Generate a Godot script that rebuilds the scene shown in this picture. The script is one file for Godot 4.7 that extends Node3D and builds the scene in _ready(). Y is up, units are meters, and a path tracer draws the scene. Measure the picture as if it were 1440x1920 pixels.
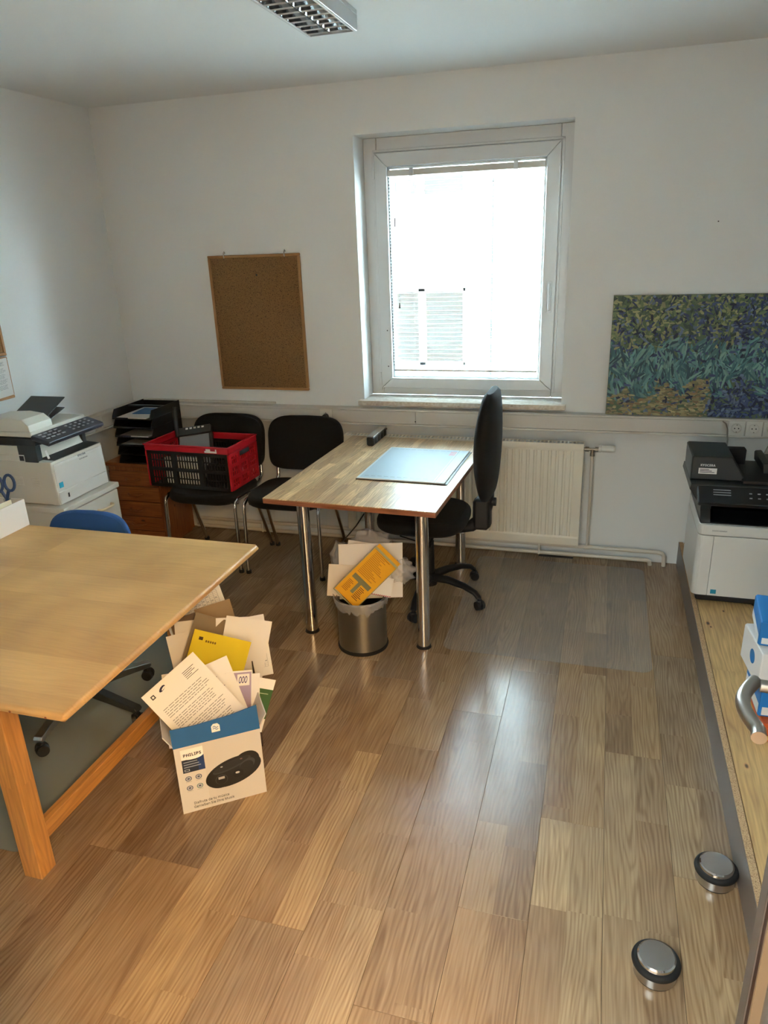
extends Node3D

# ------------------------------------------------------------------ mesh building
class MB:
	var v := PackedVector3Array()
	var n := PackedVector3Array()
	var uv := PackedVector2Array()
	var xf := Transform3D()

	func tri(a: Vector3, b: Vector3, c: Vector3, na: Vector3, nb: Vector3, nc: Vector3, ua := Vector2(), ub := Vector2(), uc := Vector2()) -> void:
		a = xf * a
		b = xf * b
		c = xf * c
		na = (xf.basis * na).normalized()
		nb = (xf.basis * nb).normalized()
		nc = (xf.basis * nc).normalized()
		if (b - a).cross(c - a).dot(na + nb + nc) > 0.0:
			v.append_array([a, c, b])
			n.append_array([na, nc, nb])
			uv.append_array([ua, uc, ub])
		else:
			v.append_array([a, b, c])
			n.append_array([na, nb, nc])
			uv.append_array([ua, ub, uc])

	func quad(a: Vector3, b: Vector3, c: Vector3, d: Vector3, nn: Vector3, ua := Vector2(0, 1), ub := Vector2(1, 1), uc := Vector2(1, 0), ud := Vector2(0, 0)) -> void:
		tri(a, b, c, nn, nn, nn, ua, ub, uc)
		tri(a, c, d, nn, nn, nn, ua, uc, ud)

	# a box with rounded-over edges; the UVs are metres with u along the grain axis
	func box(c: Vector3, s: Vector3, bev := 0.0, grain := 0, off := Vector2()) -> void:
		var h := s * 0.5
		bev = minf(bev, minf(h.x, minf(h.y, h.z)) * 0.95)
		var fv := {}
		for ax in 3:
			for sg in [-1, 1]:
				var b1: int = (ax + 1) % 3
				var b2: int = (ax + 2) % 3
				var nn := Vector3()
				nn[ax] = sg
				var gu := b1
				var gv := b2
				if b2 == grain:
					gu = b2
					gv = b1
				var pts := []
				var us := []
				for q in [[-1, -1], [1, -1], [1, 1], [-1, 1]]:
					var p := Vector3()
					p[ax] = h[ax] * sg
					p[b1] = (h[b1] - bev) * q[0]
					p[b2] = (h[b2] - bev) * q[1]
					pts.append(c + p)
					us.append(Vector2(p[gu], p[gv]) + off)
					var key := Vector3i(0, 0, 0)
					key[ax] = sg
					key[b1] = q[0]
					key[b2] = q[1]
					fv[[key, ax]] = [c + p, nn, Vector2(p[gu], p[gv]) + off]
				tri(pts[0], pts[1], pts[2], nn, nn, nn, us[0], us[1], us[2])
				tri(pts[0], pts[2], pts[3], nn, nn, nn, us[0], us[2], us[3])
		if bev <= 0.0:
			return
		for ax in 3:
			var b1: int = (ax + 1) % 3
			var b2: int = (ax + 2) % 3
			for s1 in [-1, 1]:
				for s2 in [-1, 1]:
					var k0 := Vector3i()
					var k1 := Vector3i()
					k0[ax] = -1
					k1[ax] = 1
					k0[b1] = s1
					k1[b1] = s1
					k0[b2] = s2
					k1[b2] = s2
					var A = fv[[k0, b1]]
					var B = fv[[k1, b1]]
					var C = fv[[k1, b2]]
					var D = fv[[k0, b2]]
					tri(A[0], B[0], C[0], A[1], B[1], C[1], A[2], B[2], B[2])
					tri(A[0], C[0], D[0], A[1], C[1], D[1], A[2], B[2], A[2])
		for sx in [-1, 1]:
			for sy in [-1, 1]:
				for sz in [-1, 1]:
					var k := Vector3i(sx, sy, sz)
					var A = fv[[k, 0]]
					var B = fv[[k, 1]]
					var C = fv[[k, 2]]
					tri(A[0], B[0], C[0], A[1], B[1], C[1], A[2], A[2], A[2])

	func bx(x0: float, x1: float, y0: float, y1: float, z0: float, z1: float, bev := 0.0, grain := 0, off := Vector2()) -> void:
		box(Vector3(x0 + x1, y0 + y1, z0 + z1) * 0.5, Vector3(x1 - x0, y1 - y0, z1 - z0), bev, grain, off)

	func cyl(p0: Vector3, p1: Vector3, r0: float, r1 := -1.0, seg := 16, caps := true) -> void:
		if r1 < 0.0:
			r1 = r0
		var d := (p1 - p0).normalized()
		var a := d.cross(Vector3.UP if absf(d.y) < 0.9 else Vector3.RIGHT).normalized()
		var b := d.cross(a)
		var l := p0.distance_to(p1)
		for i in seg:
			var t0 := TAU * i / seg
			var t1 := TAU * (i + 1) / seg
			var n0 := a * cos(t0) + b * sin(t0)
			var n1 := a * cos(t1) + b * sin(t1)
			var u0 := float(i) / seg
			var u1 := float(i + 1) / seg
			tri(p0 + n0 * r0, p0 + n1 * r0, p1 + n1 * r1, n0, n1, n1, Vector2(u0, 0), Vector2(u1, 0), Vector2(u1, l))
			tri(p0 + n0 * r0, p1 + n1 * r1, p1 + n0 * r1, n0, n1, n0, Vector2(u0, 0), Vector2(u1, l), Vector2(u0, l))
			if caps:
				tri(p0, p0 + n0 * r0, p0 + n1 * r0, -d, -d, -d)
				tri(p1, p1 + n0 * r1, p1 + n1 * r1, d, d, d)

	func tube(pts: Array, r, seg := 10, caps := true, flat := 1.0) -> void:
		var m := pts.size()
		var rings := []
		var nors := []
		var prev := Vector3()
		for i in m:
			var d: Vector3 = (pts[mini(i + 1, m - 1)] - pts[maxi(i - 1, 0)]).normalized()
			var a: Vector3
			if i == 0:
				a = d.cross(Vector3.UP if absf(d.y) < 0.9 else Vector3.RIGHT).normalized()
			else:
				a = (prev - d * prev.dot(d)).normalized()
			prev = a
			var b := d.cross(a)
			var rr: float = r[i] if r is Array else r
			var ring := []
			var nr := []
			for k in seg:
				var t := TAU * k / seg
				ring.append(pts[i] + a * cos(t) * rr + b * sin(t) * rr * flat)
				nr.append((a * cos(t) * flat + b * sin(t)).normalized())
			rings.append(ring)
			nors.append(nr)
		for i in m - 1:
			for k in seg:
				var q := (k + 1) % seg
				tri(rings[i][k], rings[i][q], rings[i + 1][q], nors[i][k], nors[i][q], nors[i + 1][q])
				tri(rings[i][k], rings[i + 1][q], rings[i + 1][k], nors[i][k], nors[i + 1][q], nors[i + 1][k])
		if caps:
			for e in [0, m - 1]:
				var d: Vector3 = (pts[1] - pts[0]).normalized() * -1.0 if e == 0 else (pts[m - 1] - pts[m - 2]).normalized()
				for k in seg:
					tri(pts[e], rings[e][k], rings[e][(k + 1) % seg], d, d, d)

	func lathe(c: Vector3, prof: Array, seg := 32) -> void:
		for j in prof.size() - 1:
			var p: Vector2 = prof[j]
			var q: Vector2 = prof[j + 1]
			var t := (q - p).normalized()
			var nr := Vector2(t.y, -t.x)
			for i in seg:
				var a0 := TAU * i / seg
				var a1 := TAU * (i + 1) / seg
				var d0 := Vector3(cos(a0), 0, sin(a0))
				var d1 := Vector3(cos(a1), 0, sin(a1))
				var n0 := d0 * nr.x + Vector3.UP * nr.y
				var n1 := d1 * nr.x + Vector3.UP * nr.y
				var A := c + d0 * p.x + Vector3.UP * p.y
				var B := c + d1 * p.x + Vector3.UP * p.y
				var C := c + d1 * q.x + Vector3.UP * q.y
				var D := c + d0 * q.x + Vector3.UP * q.y
				var u0 := float(i) / seg
				var u1 := float(i + 1) / seg
				if p.x > 1e-6:
					tri(A, B, C, n0, n1, n1, Vector2(u0, p.y), Vector2(u1, p.y), Vector2(u1, q.y))
				if q.x > 1e-6:
					tri(A, C, D, n0, n1, n0, Vector2(u0, p.y), Vector2(u1, q.y), Vector2(u0, q.y))

	# an outline in the local xy plane, extruded from z0 to z1, with an optional rounded-over rim
	func prism(poly: PackedVector2Array, z0: float, z1: float, bev := 0.0) -> void:
		var inner := poly
		if bev > 0.0:
			var off := Geometry2D.offset_polygon(poly, -bev, Geometry2D.JOIN_MITER)
			if off.size() == 1 and off[0].size() == poly.size():
				inner = off[0]
				var best := 0
				for k in inner.size():
					if inner[k].distance_squared_to(poly[0]) < inner[best].distance_squared_to(poly[0]):
						best = k
				var turned := PackedVector2Array()
				for k in inner.size():
					turned.append(inner[(best + k) % inner.size()])
				inner = turned
			else:
				bev = 0.0
		var idx := Geometry2D.triangulate_polygon(inner)
		for k in range(0, idx.size(), 3):
			var a := inner[idx[k]]
			var b := inner[idx[k + 1]]
			var c := inner[idx[k + 2]]
			for e in [[z0, -1.0], [z1, 1.0]]:
				var nn := Vector3(0, 0, e[1])
				tri(Vector3(a.x, a.y, e[0]), Vector3(b.x, b.y, e[0]), Vector3(c.x, c.y, e[0]), nn, nn, nn, a, b, c)
		var cw := Geometry2D.is_polygon_clockwise(poly)
		var m := poly.size()
		var len := 0.0
		for k in m:
			var a := poly[k]
			var b := poly[(k + 1) % m]
			var ia := inner[k]
			var ib := inner[(k + 1) % m]
			var e := (b - a).normalized()
			var nn := Vector3(-e.y, e.x, 0) if cw else Vector3(e.y, -e.x, 0)
			if Vector2(nn.x, nn.y).dot(e.orthogonal()) == 0.0:
				continue
			var l2 := len + a.distance_to(b)
			quad(Vector3(a.x, a.y, z0 + bev), Vector3(b.x, b.y, z0 + bev), Vector3(b.x, b.y, z1 - bev), Vector3(a.x, a.y, z1 - bev), nn, Vector2(len, z0), Vector2(l2, z0), Vector2(l2, z1), Vector2(len, z1))
			if bev > 0.0:
				for s in [[z0, bev, -1.0], [z1, -bev, 1.0]]:
					var fz := Vector3(0, 0, s[2])
					var A := Vector3(a.x, a.y, s[0] + s[1])
					var B := Vector3(b.x, b.y, s[0] + s[1])
					var C := Vector3(ib.x, ib.y, s[0])
					var D := Vector3(ia.x, ia.y, s[0])
					tri(A, B, C, nn, nn, fz, a, b, ib)
					tri(A, C, D, nn, fz, fz, a, ib, ia)
			len = l2

	# rings of equally many points, skinned smoothly
	func loft(rings: Array, caps := true) -> void:
		var m := rings.size()
		var s: int = rings[0].size()
		var nor := []
		for i in m:
			var row := []
			for k in s:
				var du: Vector3 = rings[i][(k + 1) % s] - rings[i][(k + s - 1) % s]
				var dv: Vector3 = rings[mini(i + 1, m - 1)][k] - rings[maxi(i - 1, 0)][k]
				var q := du.cross(dv)
				row.append(q.normalized() if q.length() > 1e-12 else Vector3.UP)
			nor.append(row)
		var cen := Vector3()
		for k in s:
			cen += rings[m / 2][k] / s
		var flip := 0.0
		for k in s:
			flip += nor[m / 2][k].dot(rings[m / 2][k] - cen)
		var sg := 1.0 if flip > 0.0 else -1.0
		for i in m - 1:
			for k in s:
				var q := (k + 1) % s
				tri(rings[i][k], rings[i][q], rings[i + 1][q], nor[i][k] * sg, nor[i][q] * sg, nor[i + 1][q] * sg, Vector2(float(k) / s, float(i) / m), Vector2(float(k + 1) / s, float(i) / m), Vector2(float(k + 1) / s, float(i + 1) / m))
				tri(rings[i][k], rings[i + 1][q], rings[i + 1][k], nor[i][k] * sg, nor[i + 1][q] * sg, nor[i + 1][k] * sg, Vector2(float(k) / s, float(i) / m), Vector2(float(k + 1) / s, float(i + 1) / m), Vector2(float(k) / s, float(i + 1) / m))
		if caps:
			for e in [0, m - 1]:
				var c := Vector3()
				for k in s:
					c += rings[e][k] / s
				var d: Vector3 = Vector3()
				var c2 := Vector3()
				var o := 1 if e == 0 else m - 2
				for k in s:
					c2 += rings[o][k] / s
				d = (c - c2).normalized()
				for k in s:
					tri(c, rings[e][k], rings[e][(k + 1) % s], d, d, d)

	# a sheet of paper: width along x, height along y, bent towards z, with its own thin edge
	func sheet(w: float, h: float, bend := 0.0, thick := 0.0005, curl := 0.0) -> void:
		var k := 8
		for i in k:
			for j in k:
				var P := []
				var U := []
				for q in [[i, j], [i + 1, j], [i + 1, j + 1], [i, j + 1]]:
					var a: float = float(q[0]) / k
					var b: float = float(q[1]) / k
					P.append(Vector3((a - 0.5) * w, b * h, bend * 4.0 * (a - 0.5) * (a - 0.5) + curl * b * b))
					U.append(Vector2(a, 1.0 - b))
				var nn: Vector3 = (P[1] - P[0]).cross(P[3] - P[0]).normalized()
				var o := nn * thick * 0.5
				quad(P[0] + o, P[1] + o, P[2] + o, P[3] + o, nn, U[0], U[1], U[2], U[3])
				quad(P[0] - o, P[1] - o, P[2] - o, P[3] - o, -nn, U[0], U[1], U[2], U[3])
				for e in [[i == 0, 0, 3, -1], [i == k - 1, 1, 2, 1]]:
					if e[0]:
						var sd := Vector3(e[3], 0, 0)
						quad(P[e[1]] + o, P[e[2]] + o, P[e[2]] - o, P[e[1]] - o, sd, U[e[1]], U[e[2]], U[e[2]], U[e[1]])
				for e in [[j == 0, 0, 1, -1], [j == k - 1, 3, 2, 1]]:
					if e[0]:
						var sd := Vector3(0, e[3], 0)
						quad(P[e[1]] + o, P[e[2]] + o, P[e[2]] - o, P[e[1]] - o, sd, U[e[1]], U[e[2]], U[e[2]], U[e[1]])

	func done() -> ArrayMesh:
		var arr := []
		arr.resize(Mesh.ARRAY_MAX)
		arr[Mesh.ARRAY_VERTEX] = v
		arr[Mesh.ARRAY_NORMAL] = n
		arr[Mesh.ARRAY_TEX_UV] = uv
		var am := ArrayMesh.new()
		am.add_surface_from_arrays(Mesh.PRIMITIVE_TRIANGLES, arr)
		return am

var taken := {}
var rng := RandomNumberGenerator.new()
var M := {}

func numbered(called: String) -> String:
	if not taken.has(called):
		taken[called] = 0
		return called
	taken[called] += 1
	return "%s_%03d" % [called, taken[called]]

func part(called: String, b: MB, m: Material, parent: Node3D) -> MeshInstance3D:
	var o := MeshInstance3D.new()
	o.name = called
	o.mesh = b.done()
	o.material_override = m
	parent.add_child(o, true)
	return o

func shared(called: String, mesh: Mesh, m: Material, parent: Node3D, at := Transform3D()) -> MeshInstance3D:
	var o := MeshInstance3D.new()
	o.name = called
	o.mesh = mesh
	o.material_override = m
	o.transform = at
	parent.add_child(o, true)
	return o

func thing(called: String, label: String, category: String, at := Vector3(), turn := 0.0, group := "") -> Node3D:
	var o := Node3D.new()
	o.name = numbered(called)
	add_child(o)
	o.position = at
	o.rotation.y = turn
	o.set_meta("label", label)
	o.set_meta("category", category)
	if group:
		o.set_meta("group", group)
	return o

func solid(called: String, b: MB, m: Material, label: String, category: String, group := "") -> MeshInstance3D:
	var o := part(numbered(called), b, m, self)
	o.set_meta("label", label)
	o.set_meta("category", category)
	if group:
		o.set_meta("group", group)
	return o

func struct_node(called: String) -> Node3D:
	var o := Node3D.new()
	o.name = called
	add_child(o)
	o.set_meta("kind", "structure")
	return o

func struct(called: String, b: MB, m: Material) -> MeshInstance3D:
	var o := part(called, b, m, self)
	o.set_meta("kind", "structure")
	return o

func words(text: String, height: float, m: Material, parent: Node3D, at: Transform3D, called := "lettering", bold := false) -> MeshInstance3D:
	var t := TextMesh.new()
	var f := SystemFont.new()
	f.font_names = PackedStringArray(["Droid Sans"])
	if bold:
		f.font_weight = 700
	t.font = f
	t.text = text
	t.font_size = 32
	t.pixel_size = height / 24.0
	t.depth = 0.0006
	t.curve_step = 2.0
	var o := MeshInstance3D.new()
	o.name = called
	o.mesh = t
	o.material_override = m
	o.transform = at
	parent.add_child(o, true)
	return o

# ------------------------------------------------------------------ materials
func mat(c: Color, rough := 0.6, metal := 0.0) -> StandardMaterial3D:
	var m := StandardMaterial3D.new()
	m.albedo_color = c
	m.roughness = rough
	m.metallic = metal
	return m

func rgb(r: int, g: int, b: int) -> Color:
	return Color(r / 255.0, g / 255.0, b / 255.0)

func tex(img: Image) -> ImageTexture:
	return ImageTexture.create_from_image(img)

func noise_bytes(w: int, h: int, freq: float, sd: int, sx := 1, sy := 1, oct := 3, kind := FastNoiseLite.TYPE_SIMPLEX_SMOOTH) -> PackedByteArray:
	var f := FastNoiseLite.new()
	f.seed = sd
	f.frequency = freq
	f.noise_type = kind
	f.fractal_octaves = oct
	var im := f.get_image(maxi(2, w / sx), maxi(2, h / sy), false, false, true)
	if sx != 1 or sy != 1:
		im.resize(w, h, Image.INTERPOLATE_CUBIC)
	im.convert(Image.FORMAT_L8)
	return im.get_data()

# rows of wood strips, each with its own tone and figure; u runs along the grain
func wood_atlas(w: int, rows: int, rh: int, tones: Array, ring: float, contrast: float, fibre: float, sd: int, px_per_m: float, knots := 0) -> ImageTexture:
	var h := rows * rh
	var n1 := noise_bytes(w, h, 0.03, sd, 12, 2, 3)
	var n2 := noise_bytes(w, h, 0.22, sd + 1, 24, 1, 2)
	var n3 := noise_bytes(w, h, 0.02, sd + 2, 4, 4, 2)
	var lut := PackedFloat32Array()
	for k in 256:
		lut.append(pow(0.5 + 0.5 * cos(TAU * k / 256.0), 2.2))
	var r := RandomNumberGenerator.new()
	r.seed = sd
	var out := PackedByteArray()
	out.resize(w * h * 3)
	var inv := 1.0 / px_per_m
	for s in rows:
		var base: Color = tones[s % tones.size()]
		base = base.lerp(tones[r.randi() % tones.size()], 0.45)
		var v0 := r.randf_range(-0.5, 1.5) * rh
		var dd := r.randf_range(0.004, 0.02)
		var kk := r.randf_range(0.015, 0.05) * (1.0 if r.randf() < 0.5 else -1.0)
		var ff := ring * r.randf_range(0.7, 1.3)
		var ct := contrast * r.randf_range(0.5, 1.3)
		var ks := []
		for k in knots:
			ks.append(Vector3(r.randf() * w, r.randf() * rh, r.randf_range(2.5, 5.0)))
		var dark := Color(base.r * 0.62, base.g * 0.55, base.b * 0.5)
		for j in rh:
			var dv := (j - v0) * inv
			var row := sqrt(dv * dv + dd * dd) * ff
			var o := (s * rh + j) * w
			for i in w:
				var q := o + i
				var a := n1[q]
				var t := int((row - kk * i * inv * ff + a * 0.011) * 256.0) & 255
				var k := clampf(lut[t] * ct + (n2[q] - 128) * fibre + (n3[q] - 128) * 0.0012, -0.35, 0.9)
				var p := q * 3
				out[p] = clampi(int((base.r + (dark.r - base.r) * k) * 255.0), 0, 255)
				out[p + 1] = clampi(int((base.g + (dark.g - base.g) * k) * 255.0), 0, 255)
				out[p + 2] = clampi(int((base.b + (dark.b - base.b) * k) * 255.0), 0, 255)
		for kn in ks:
			for dx in range(-14, 15):
				for dy in range(-6, 7):
					var d: float = sqrt(dx * dx * 0.22 + dy * dy) / kn.z
					if d < 1.25:
						var X := posmod(int(kn.x) + dx, w)
						var Y := clampi(int(kn.y) + dy, 0, rh - 1)
						var p := ((s * rh + Y) * w + X) * 3
						var f := clampf(d, 0.35, 1.0)
						for c in 3:
							out[p + c] = int(out[p + c] * (f if c == 0 else f * 0.93))
	var im := Image.create_from_data(w, h, false, Image.FORMAT_RGB8, out)
	return tex(im)

func speckle(w: int, h: int, cols: Array, freq: float, sd: int, soft := 0.5) -> ImageTexture:
	var a := noise_bytes(w, h, freq, sd, 1, 1, 1, FastNoiseLite.TYPE_SIMPLEX)
	var b := noise_bytes(w, h, freq * 2.3, sd + 5, 1, 1, 2, FastNoiseLite.TYPE_VALUE)
	var out := PackedByteArray()
	out.resize(w * h * 3)
	var m := cols.size()
	for q in w * h:
		var t := clampf((a[q] * soft + b[q] * (1.0 - soft)) / 255.0 * 1.4 - 0.2, 0.0, 0.999) * (m - 1)
		var k := int(t)
		var c: Color = cols[k].lerp(cols[mini(k + 1, m - 1)], t - k)
		out[q * 3] = int(c.r * 255)
		out[q * 3 + 1] = int(c.g * 255)
		out[q * 3 + 2] = int(c.b * 255)
	return tex(Image.create_from_data(w, h, false, Image.FORMAT_RGB8, out))

func textured(t: Texture2D, rough := 0.6, scale := Vector3.ONE, metal := 0.0, tri := false) -> StandardMaterial3D:
	var m := mat(Color.WHITE, rough, metal)
	m.albedo_texture = t
	m.uv1_scale = scale
	if tri:
		m.uv1_triplanar = true
	return m

func ellipse(im: Image, cx: float, cy: float, rx: float, ry: float, ang: float, c: Color) -> void:
	var R := int(maxf(rx, ry)) + 1
	var ca := cos(ang)
	var sa := sin(ang)
	for y in range(maxi(0, int(cy) - R), mini(im.get_height(), int(cy) + R + 1)):
		for x in range(maxi(0, int(cx) - R), mini(im.get_width(), int(cx) + R + 1)):
			var dx := x - cx
			var dy := y - cy
			var a := (dx * ca + dy * sa) / rx
			var b := (-dx * sa + dy * ca) / ry
			if a * a + b * b <= 1.0:
				im.set_pixel(x, y, c)

func page(kind: int) -> ImageTexture:
	var im := Image.create(256, 362, false, Image.FORMAT_RGB8)
	var paper := Color(0.92, 0.91, 0.9)
	var ink := Color(0.25, 0.25, 0.27)
	var r := RandomNumberGenerator.new()
	r.seed = 40 + kind
	im.fill(paper)
	if kind == 1: # letter
		im.fill_rect(Rect2i(24, 22, 16, 16), ink)
		im.fill_rect(Rect2i(28, 26, 8, 8), paper)
		ellipse(im, 78, 26, 16, 7, -0.3, Color(0.15, 0.15, 0.3))
		ellipse(im, 82, 28, 10, 3, -0.3, paper)
		for k in 5:
			im.fill_rect(Rect2i(170, 34 + k * 7, r.randi_range(30, 60), 2), ink)
		var y := 92
		for k in 24:
			if k % 6 == 5:
				y += 8
			else:
				var x := 26
				while x < 210:
					var l := r.randi_range(6, 26)
					im.fill_rect(Rect2i(x, y, l, 2), Color(0.4, 0.4, 0.42))
					x += l + 4
				y += 9
	elif kind == 2: # table of figures
		for k in 30:
			im.fill_rect(Rect2i(20, 20 + k * 10, 216, 1), Color(0.55, 0.55, 0.58))
		for k in 13:
			im.fill_rect(Rect2i(20 + k * 18, 20, 1, 291), Color(0.55, 0.55, 0.58))
		for k in 150:
			im.fill_rect(Rect2i(23 + r.randi_range(0, 11) * 18, 24 + r.randi_range(0, 28) * 10, r.randi_range(5, 12), 3), Color(0.45, 0.45, 0.5))
	elif kind == 3: # handwriting
		for k in 4:
			var x := 70 + k * 6
			for s in 16:
				im.fill_rect(Rect2i(x + s * 7, 70 + k * 16 + r.randi_range(-4, 4), r.randi_range(2, 6), 2), Color(0.2, 0.2, 0.35))
	elif kind == 4: # lilac brochure
		im.fill_rect(Rect2i(10, 10, 236, 342), rgb(166, 150, 178))
		im.fill_rect(Rect2i(120, 20, 110, 66), paper)
		for k in 3:
			ellipse(im, 145 + k * 26, 52, 12, 20, 0.3, rgb(60, 50, 110))
			ellipse(im, 145 + k * 26, 52, 7, 14, 0.3, paper)
	elif kind == 5: # leaflet with green band
		im.fill_rect(Rect2i(0, 70, 256, 200), rgb(60, 96, 50))
		for k in 6:
			im.fill_rect(Rect2i(20, 100 + k * 20, r.randi_range(90, 200), 4), Color(0.8, 0.84, 0.7))
	elif kind == 6: # yellow brochure
		im.fill(rgb(222, 196, 32))
		im.fill_rect(Rect2i(28, 30, 18, 16), rgb(70, 50, 20))
		for k in 5:
			ellipse(im, 62 + k * 10, 46, 4, 6, 0.0, rgb(120, 92, 18))
		for k in 3:
			im.fill_rect(Rect2i(90, 240 + k * 30, r.randi_range(60, 130), 4), rgb(150, 120, 20))
		im.fill_rect(Rect2i(0, 300, 110, 62), rgb(96, 34, 30))
	elif kind == 7: # orange envelope sleeve print
		im.fill(rgb(224, 160, 20))
		im.fill_rect(Rect2i(30, 214, 196, 30), rgb(128, 124, 88))
		im.fill_rect(Rect2i(110, 244, 34, 70), rgb(128, 124, 88))
		for k in 18:
			im.fill_rect(Rect2i(30, 24 + k * 10, r.randi_range(90, 196), 4), rgb(176, 116, 16))
		for k in 8:
			im.fill_rect(Rect2i(152, 256 + k * 10, r.randi_range(40, 76), 4), rgb(96, 62, 14))
			im.fill_rect(Rect2i(30, 262 + k * 9, r.randi_range(40, 70), 3), rgb(120, 78, 14))
	elif kind == 8: # red hatch along one edge
		for k in 16:
			im.fill_rect(Rect2i(k * 16, 0, 8, 22), rgb(176, 30, 60))
	return tex(im)

func make_materials() -> void:
	M.wall = mat(rgb(240, 243, 242), 0.9)
	var wn := NoiseTexture2D.new()
	wn.width = 512
	wn.height = 512
	wn.seamless = true
	wn.noise = FastNoiseLite.new()
	wn.noise.seed = 4
	wn.noise.frequency = 0.06
	M.ceiling = mat(rgb(242, 245, 244), 0.92)
	M.plastic_white = mat(rgb(226, 228, 228), 0.32)
	M.slat = mat(rgb(96, 96, 96), 0.6)  # pale slats seen against daylight: their backlit shade is put into this grey
	M.trunk = mat(rgb(214, 210, 202), 0.45)
	M.socket = mat(rgb(224, 222, 214), 0.35)
	M.dark_hole = mat(rgb(20, 20, 20), 0.7)
	M.radiator = mat(rgb(240, 235, 219), 0.35)
	M.pipe = mat(rgb(222, 216, 204), 0.35)
	M.valve = mat(rgb(150, 146, 138), 0.35, 0.9)
	M.chrome = mat(rgb(216, 216, 218), 0.12, 1.0)
	M.steel = mat(rgb(186, 182, 176), 0.3, 1.0)
	M.brushed = mat(rgb(150, 146, 140), 0.34, 1.0)
	M.brushed.anisotropy_enabled = true
	M.brushed.anisotropy = 0.6
	M.black = mat(rgb(24, 24, 26), 0.5)
	M.black_gloss = mat(rgb(20, 21, 24), 0.28)
	M.rubber = mat(rgb(16, 16, 16), 0.75)
	M.black_cloth = mat(rgb(12, 12, 14), 0.95)
	M.black_cloth.rim_enabled = true
	M.black_cloth.rim = 0.15
	M.blue_cloth = mat(rgb(28, 74, 132), 0.85)
	M.beige = mat(rgb(214, 212, 200), 0.42)
	M.cable_grey = mat(rgb(150, 146, 134), 0.5)
	M.white_case = mat(rgb(222, 221, 216), 0.3)
	M.charcoal = mat(rgb(42, 45, 46), 0.42)
	M.panel_dark = mat(rgb(44, 46, 54), 0.4)
	M.grey_key = mat(rgb(160, 160, 164), 0.5)
	M.paper = mat(rgb(232, 228, 224), 0.85)
	M.paper_grey = mat(rgb(196, 194, 192), 0.85)
	M.card_brown = mat(rgb(150, 128, 98), 0.85)
	M.card_dark = mat(rgb(58, 42, 36), 0.8)
	M.red = mat(rgb(190, 22, 34), 0.4)
	M.energy_blue = mat(rgb(24, 140, 168), 0.5)
	M.ink = mat(rgb(30, 34, 50), 0.6)
	M.ink_white = mat(rgb(230, 230, 230), 0.6)
	M.green_deep = mat(rgb(70, 74, 70), 0.6)
	M.navy = mat(rgb(26, 92, 150), 0.5)
	M.sky_blue = mat(rgb(34, 120, 190), 0.45)
	M.orange = mat(rgb(196, 84, 36), 0.5)
	M.scissors = mat(rgb(28, 60, 104), 0.35)
	var gl := mat(Color(0.9, 0.97, 0.97, 0.003), 0.02)
	gl.transparency = BaseMaterial3D.TRANSPARENCY_ALPHA
	M.glass = gl
	var mt := mat(Color(0.82, 0.81, 0.78, 0.14), 0.36)
	mt.transparency = BaseMaterial3D.TRANSPARENCY_ALPHA
	M.mat_plastic = mt
	var mt2 := mat(Color(0.62, 0.65, 0.62, 0.55), 0.3)
	mt2.transparency = BaseMaterial3D.TRANSPARENCY_ALPHA
	M.mat_grey = mt2
	var bag := mat(Color(0.92, 0.92, 0.94, 0.3), 0.35)
	bag.transparency = BaseMaterial3D.TRANSPARENCY_ALPHA
	M.bag = bag
	M.marble = textured(speckle(256, 256, [rgb(196, 182, 164), rgb(222, 214, 202), rgb(206, 194, 178), rgb(230, 224, 214)], 0.03, 9), 0.3, Vector3.ONE * 2.0)
	# floor: printed laminate
	var tones := [rgb(160, 133, 102), rgb(140, 114, 87), rgb(182, 155, 118), rgb(152, 127, 98), rgb(132, 107, 82), rgb(171, 142, 105)]
	M.floor_tex = wood_atlas(2048, 24, 56, tones, 88.0, 0.29, 0.0020, 11, 560.0)
	M.floor = []
	for k in 4:
		var f := textured(M.floor_tex, [0.21, 0.23, 0.22, 0.24][k])
		f.metallic_specular = 0.65
		f.albedo_color = [Color(1, 1, 1), Color(0.95, 0.94, 0.93), Color(1, 0.98, 0.95), Color(0.92, 0.92, 0.93)][k]
		M.floor.append(f)
	M.underlay = mat(rgb(60, 48, 38), 0.9)
	# beech table, grain along x
	M.beech = textured(wood_atlas(1024, 6, 96, [rgb(200, 158, 100), rgb(192, 150, 94), rgb(206, 164, 106)], 60.0, 0.06, 0.0005, 21, 620.0), 0.38, Vector3(0.6, 1.0, 1.0))
	M.beech_leg = textured(wood_atlas(512, 2, 64, [rgb(196, 138, 72), rgb(190, 132, 70)], 60.0, 0.2, 0.0016, 22, 500.0), 0.4, Vector3(1.0, 3.0, 1.0))
	# butcher-block staves
	M.staves = []
	var st := wood_atlas(1024, 12, 32, [rgb(222, 188, 142), rgb(206, 170, 124), rgb(230, 200, 156), rgb(188, 150, 108), rgb(214, 178, 132)], 120.0, 0.35, 0.0028, 31, 700.0)
	for k in 3:
		var f := textured(st, [0.30, 0.33, 0.31][k])
		f.metallic_specular = 0.6
		f.albedo_color = [Color(1, 1, 1), Color(0.93, 0.92, 0.9), Color(0.86, 0.85, 0.84)][k]
		M.staves.append(f)
	M.stave_edge = textured(wood_atlas(512, 2, 48, [rgb(148, 92, 60), rgb(138, 84, 54)], 90.0, 0.3, 0.003, 33, 600.0), 0.45, Vector3(1.0, 4.0, 1.0))
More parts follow.
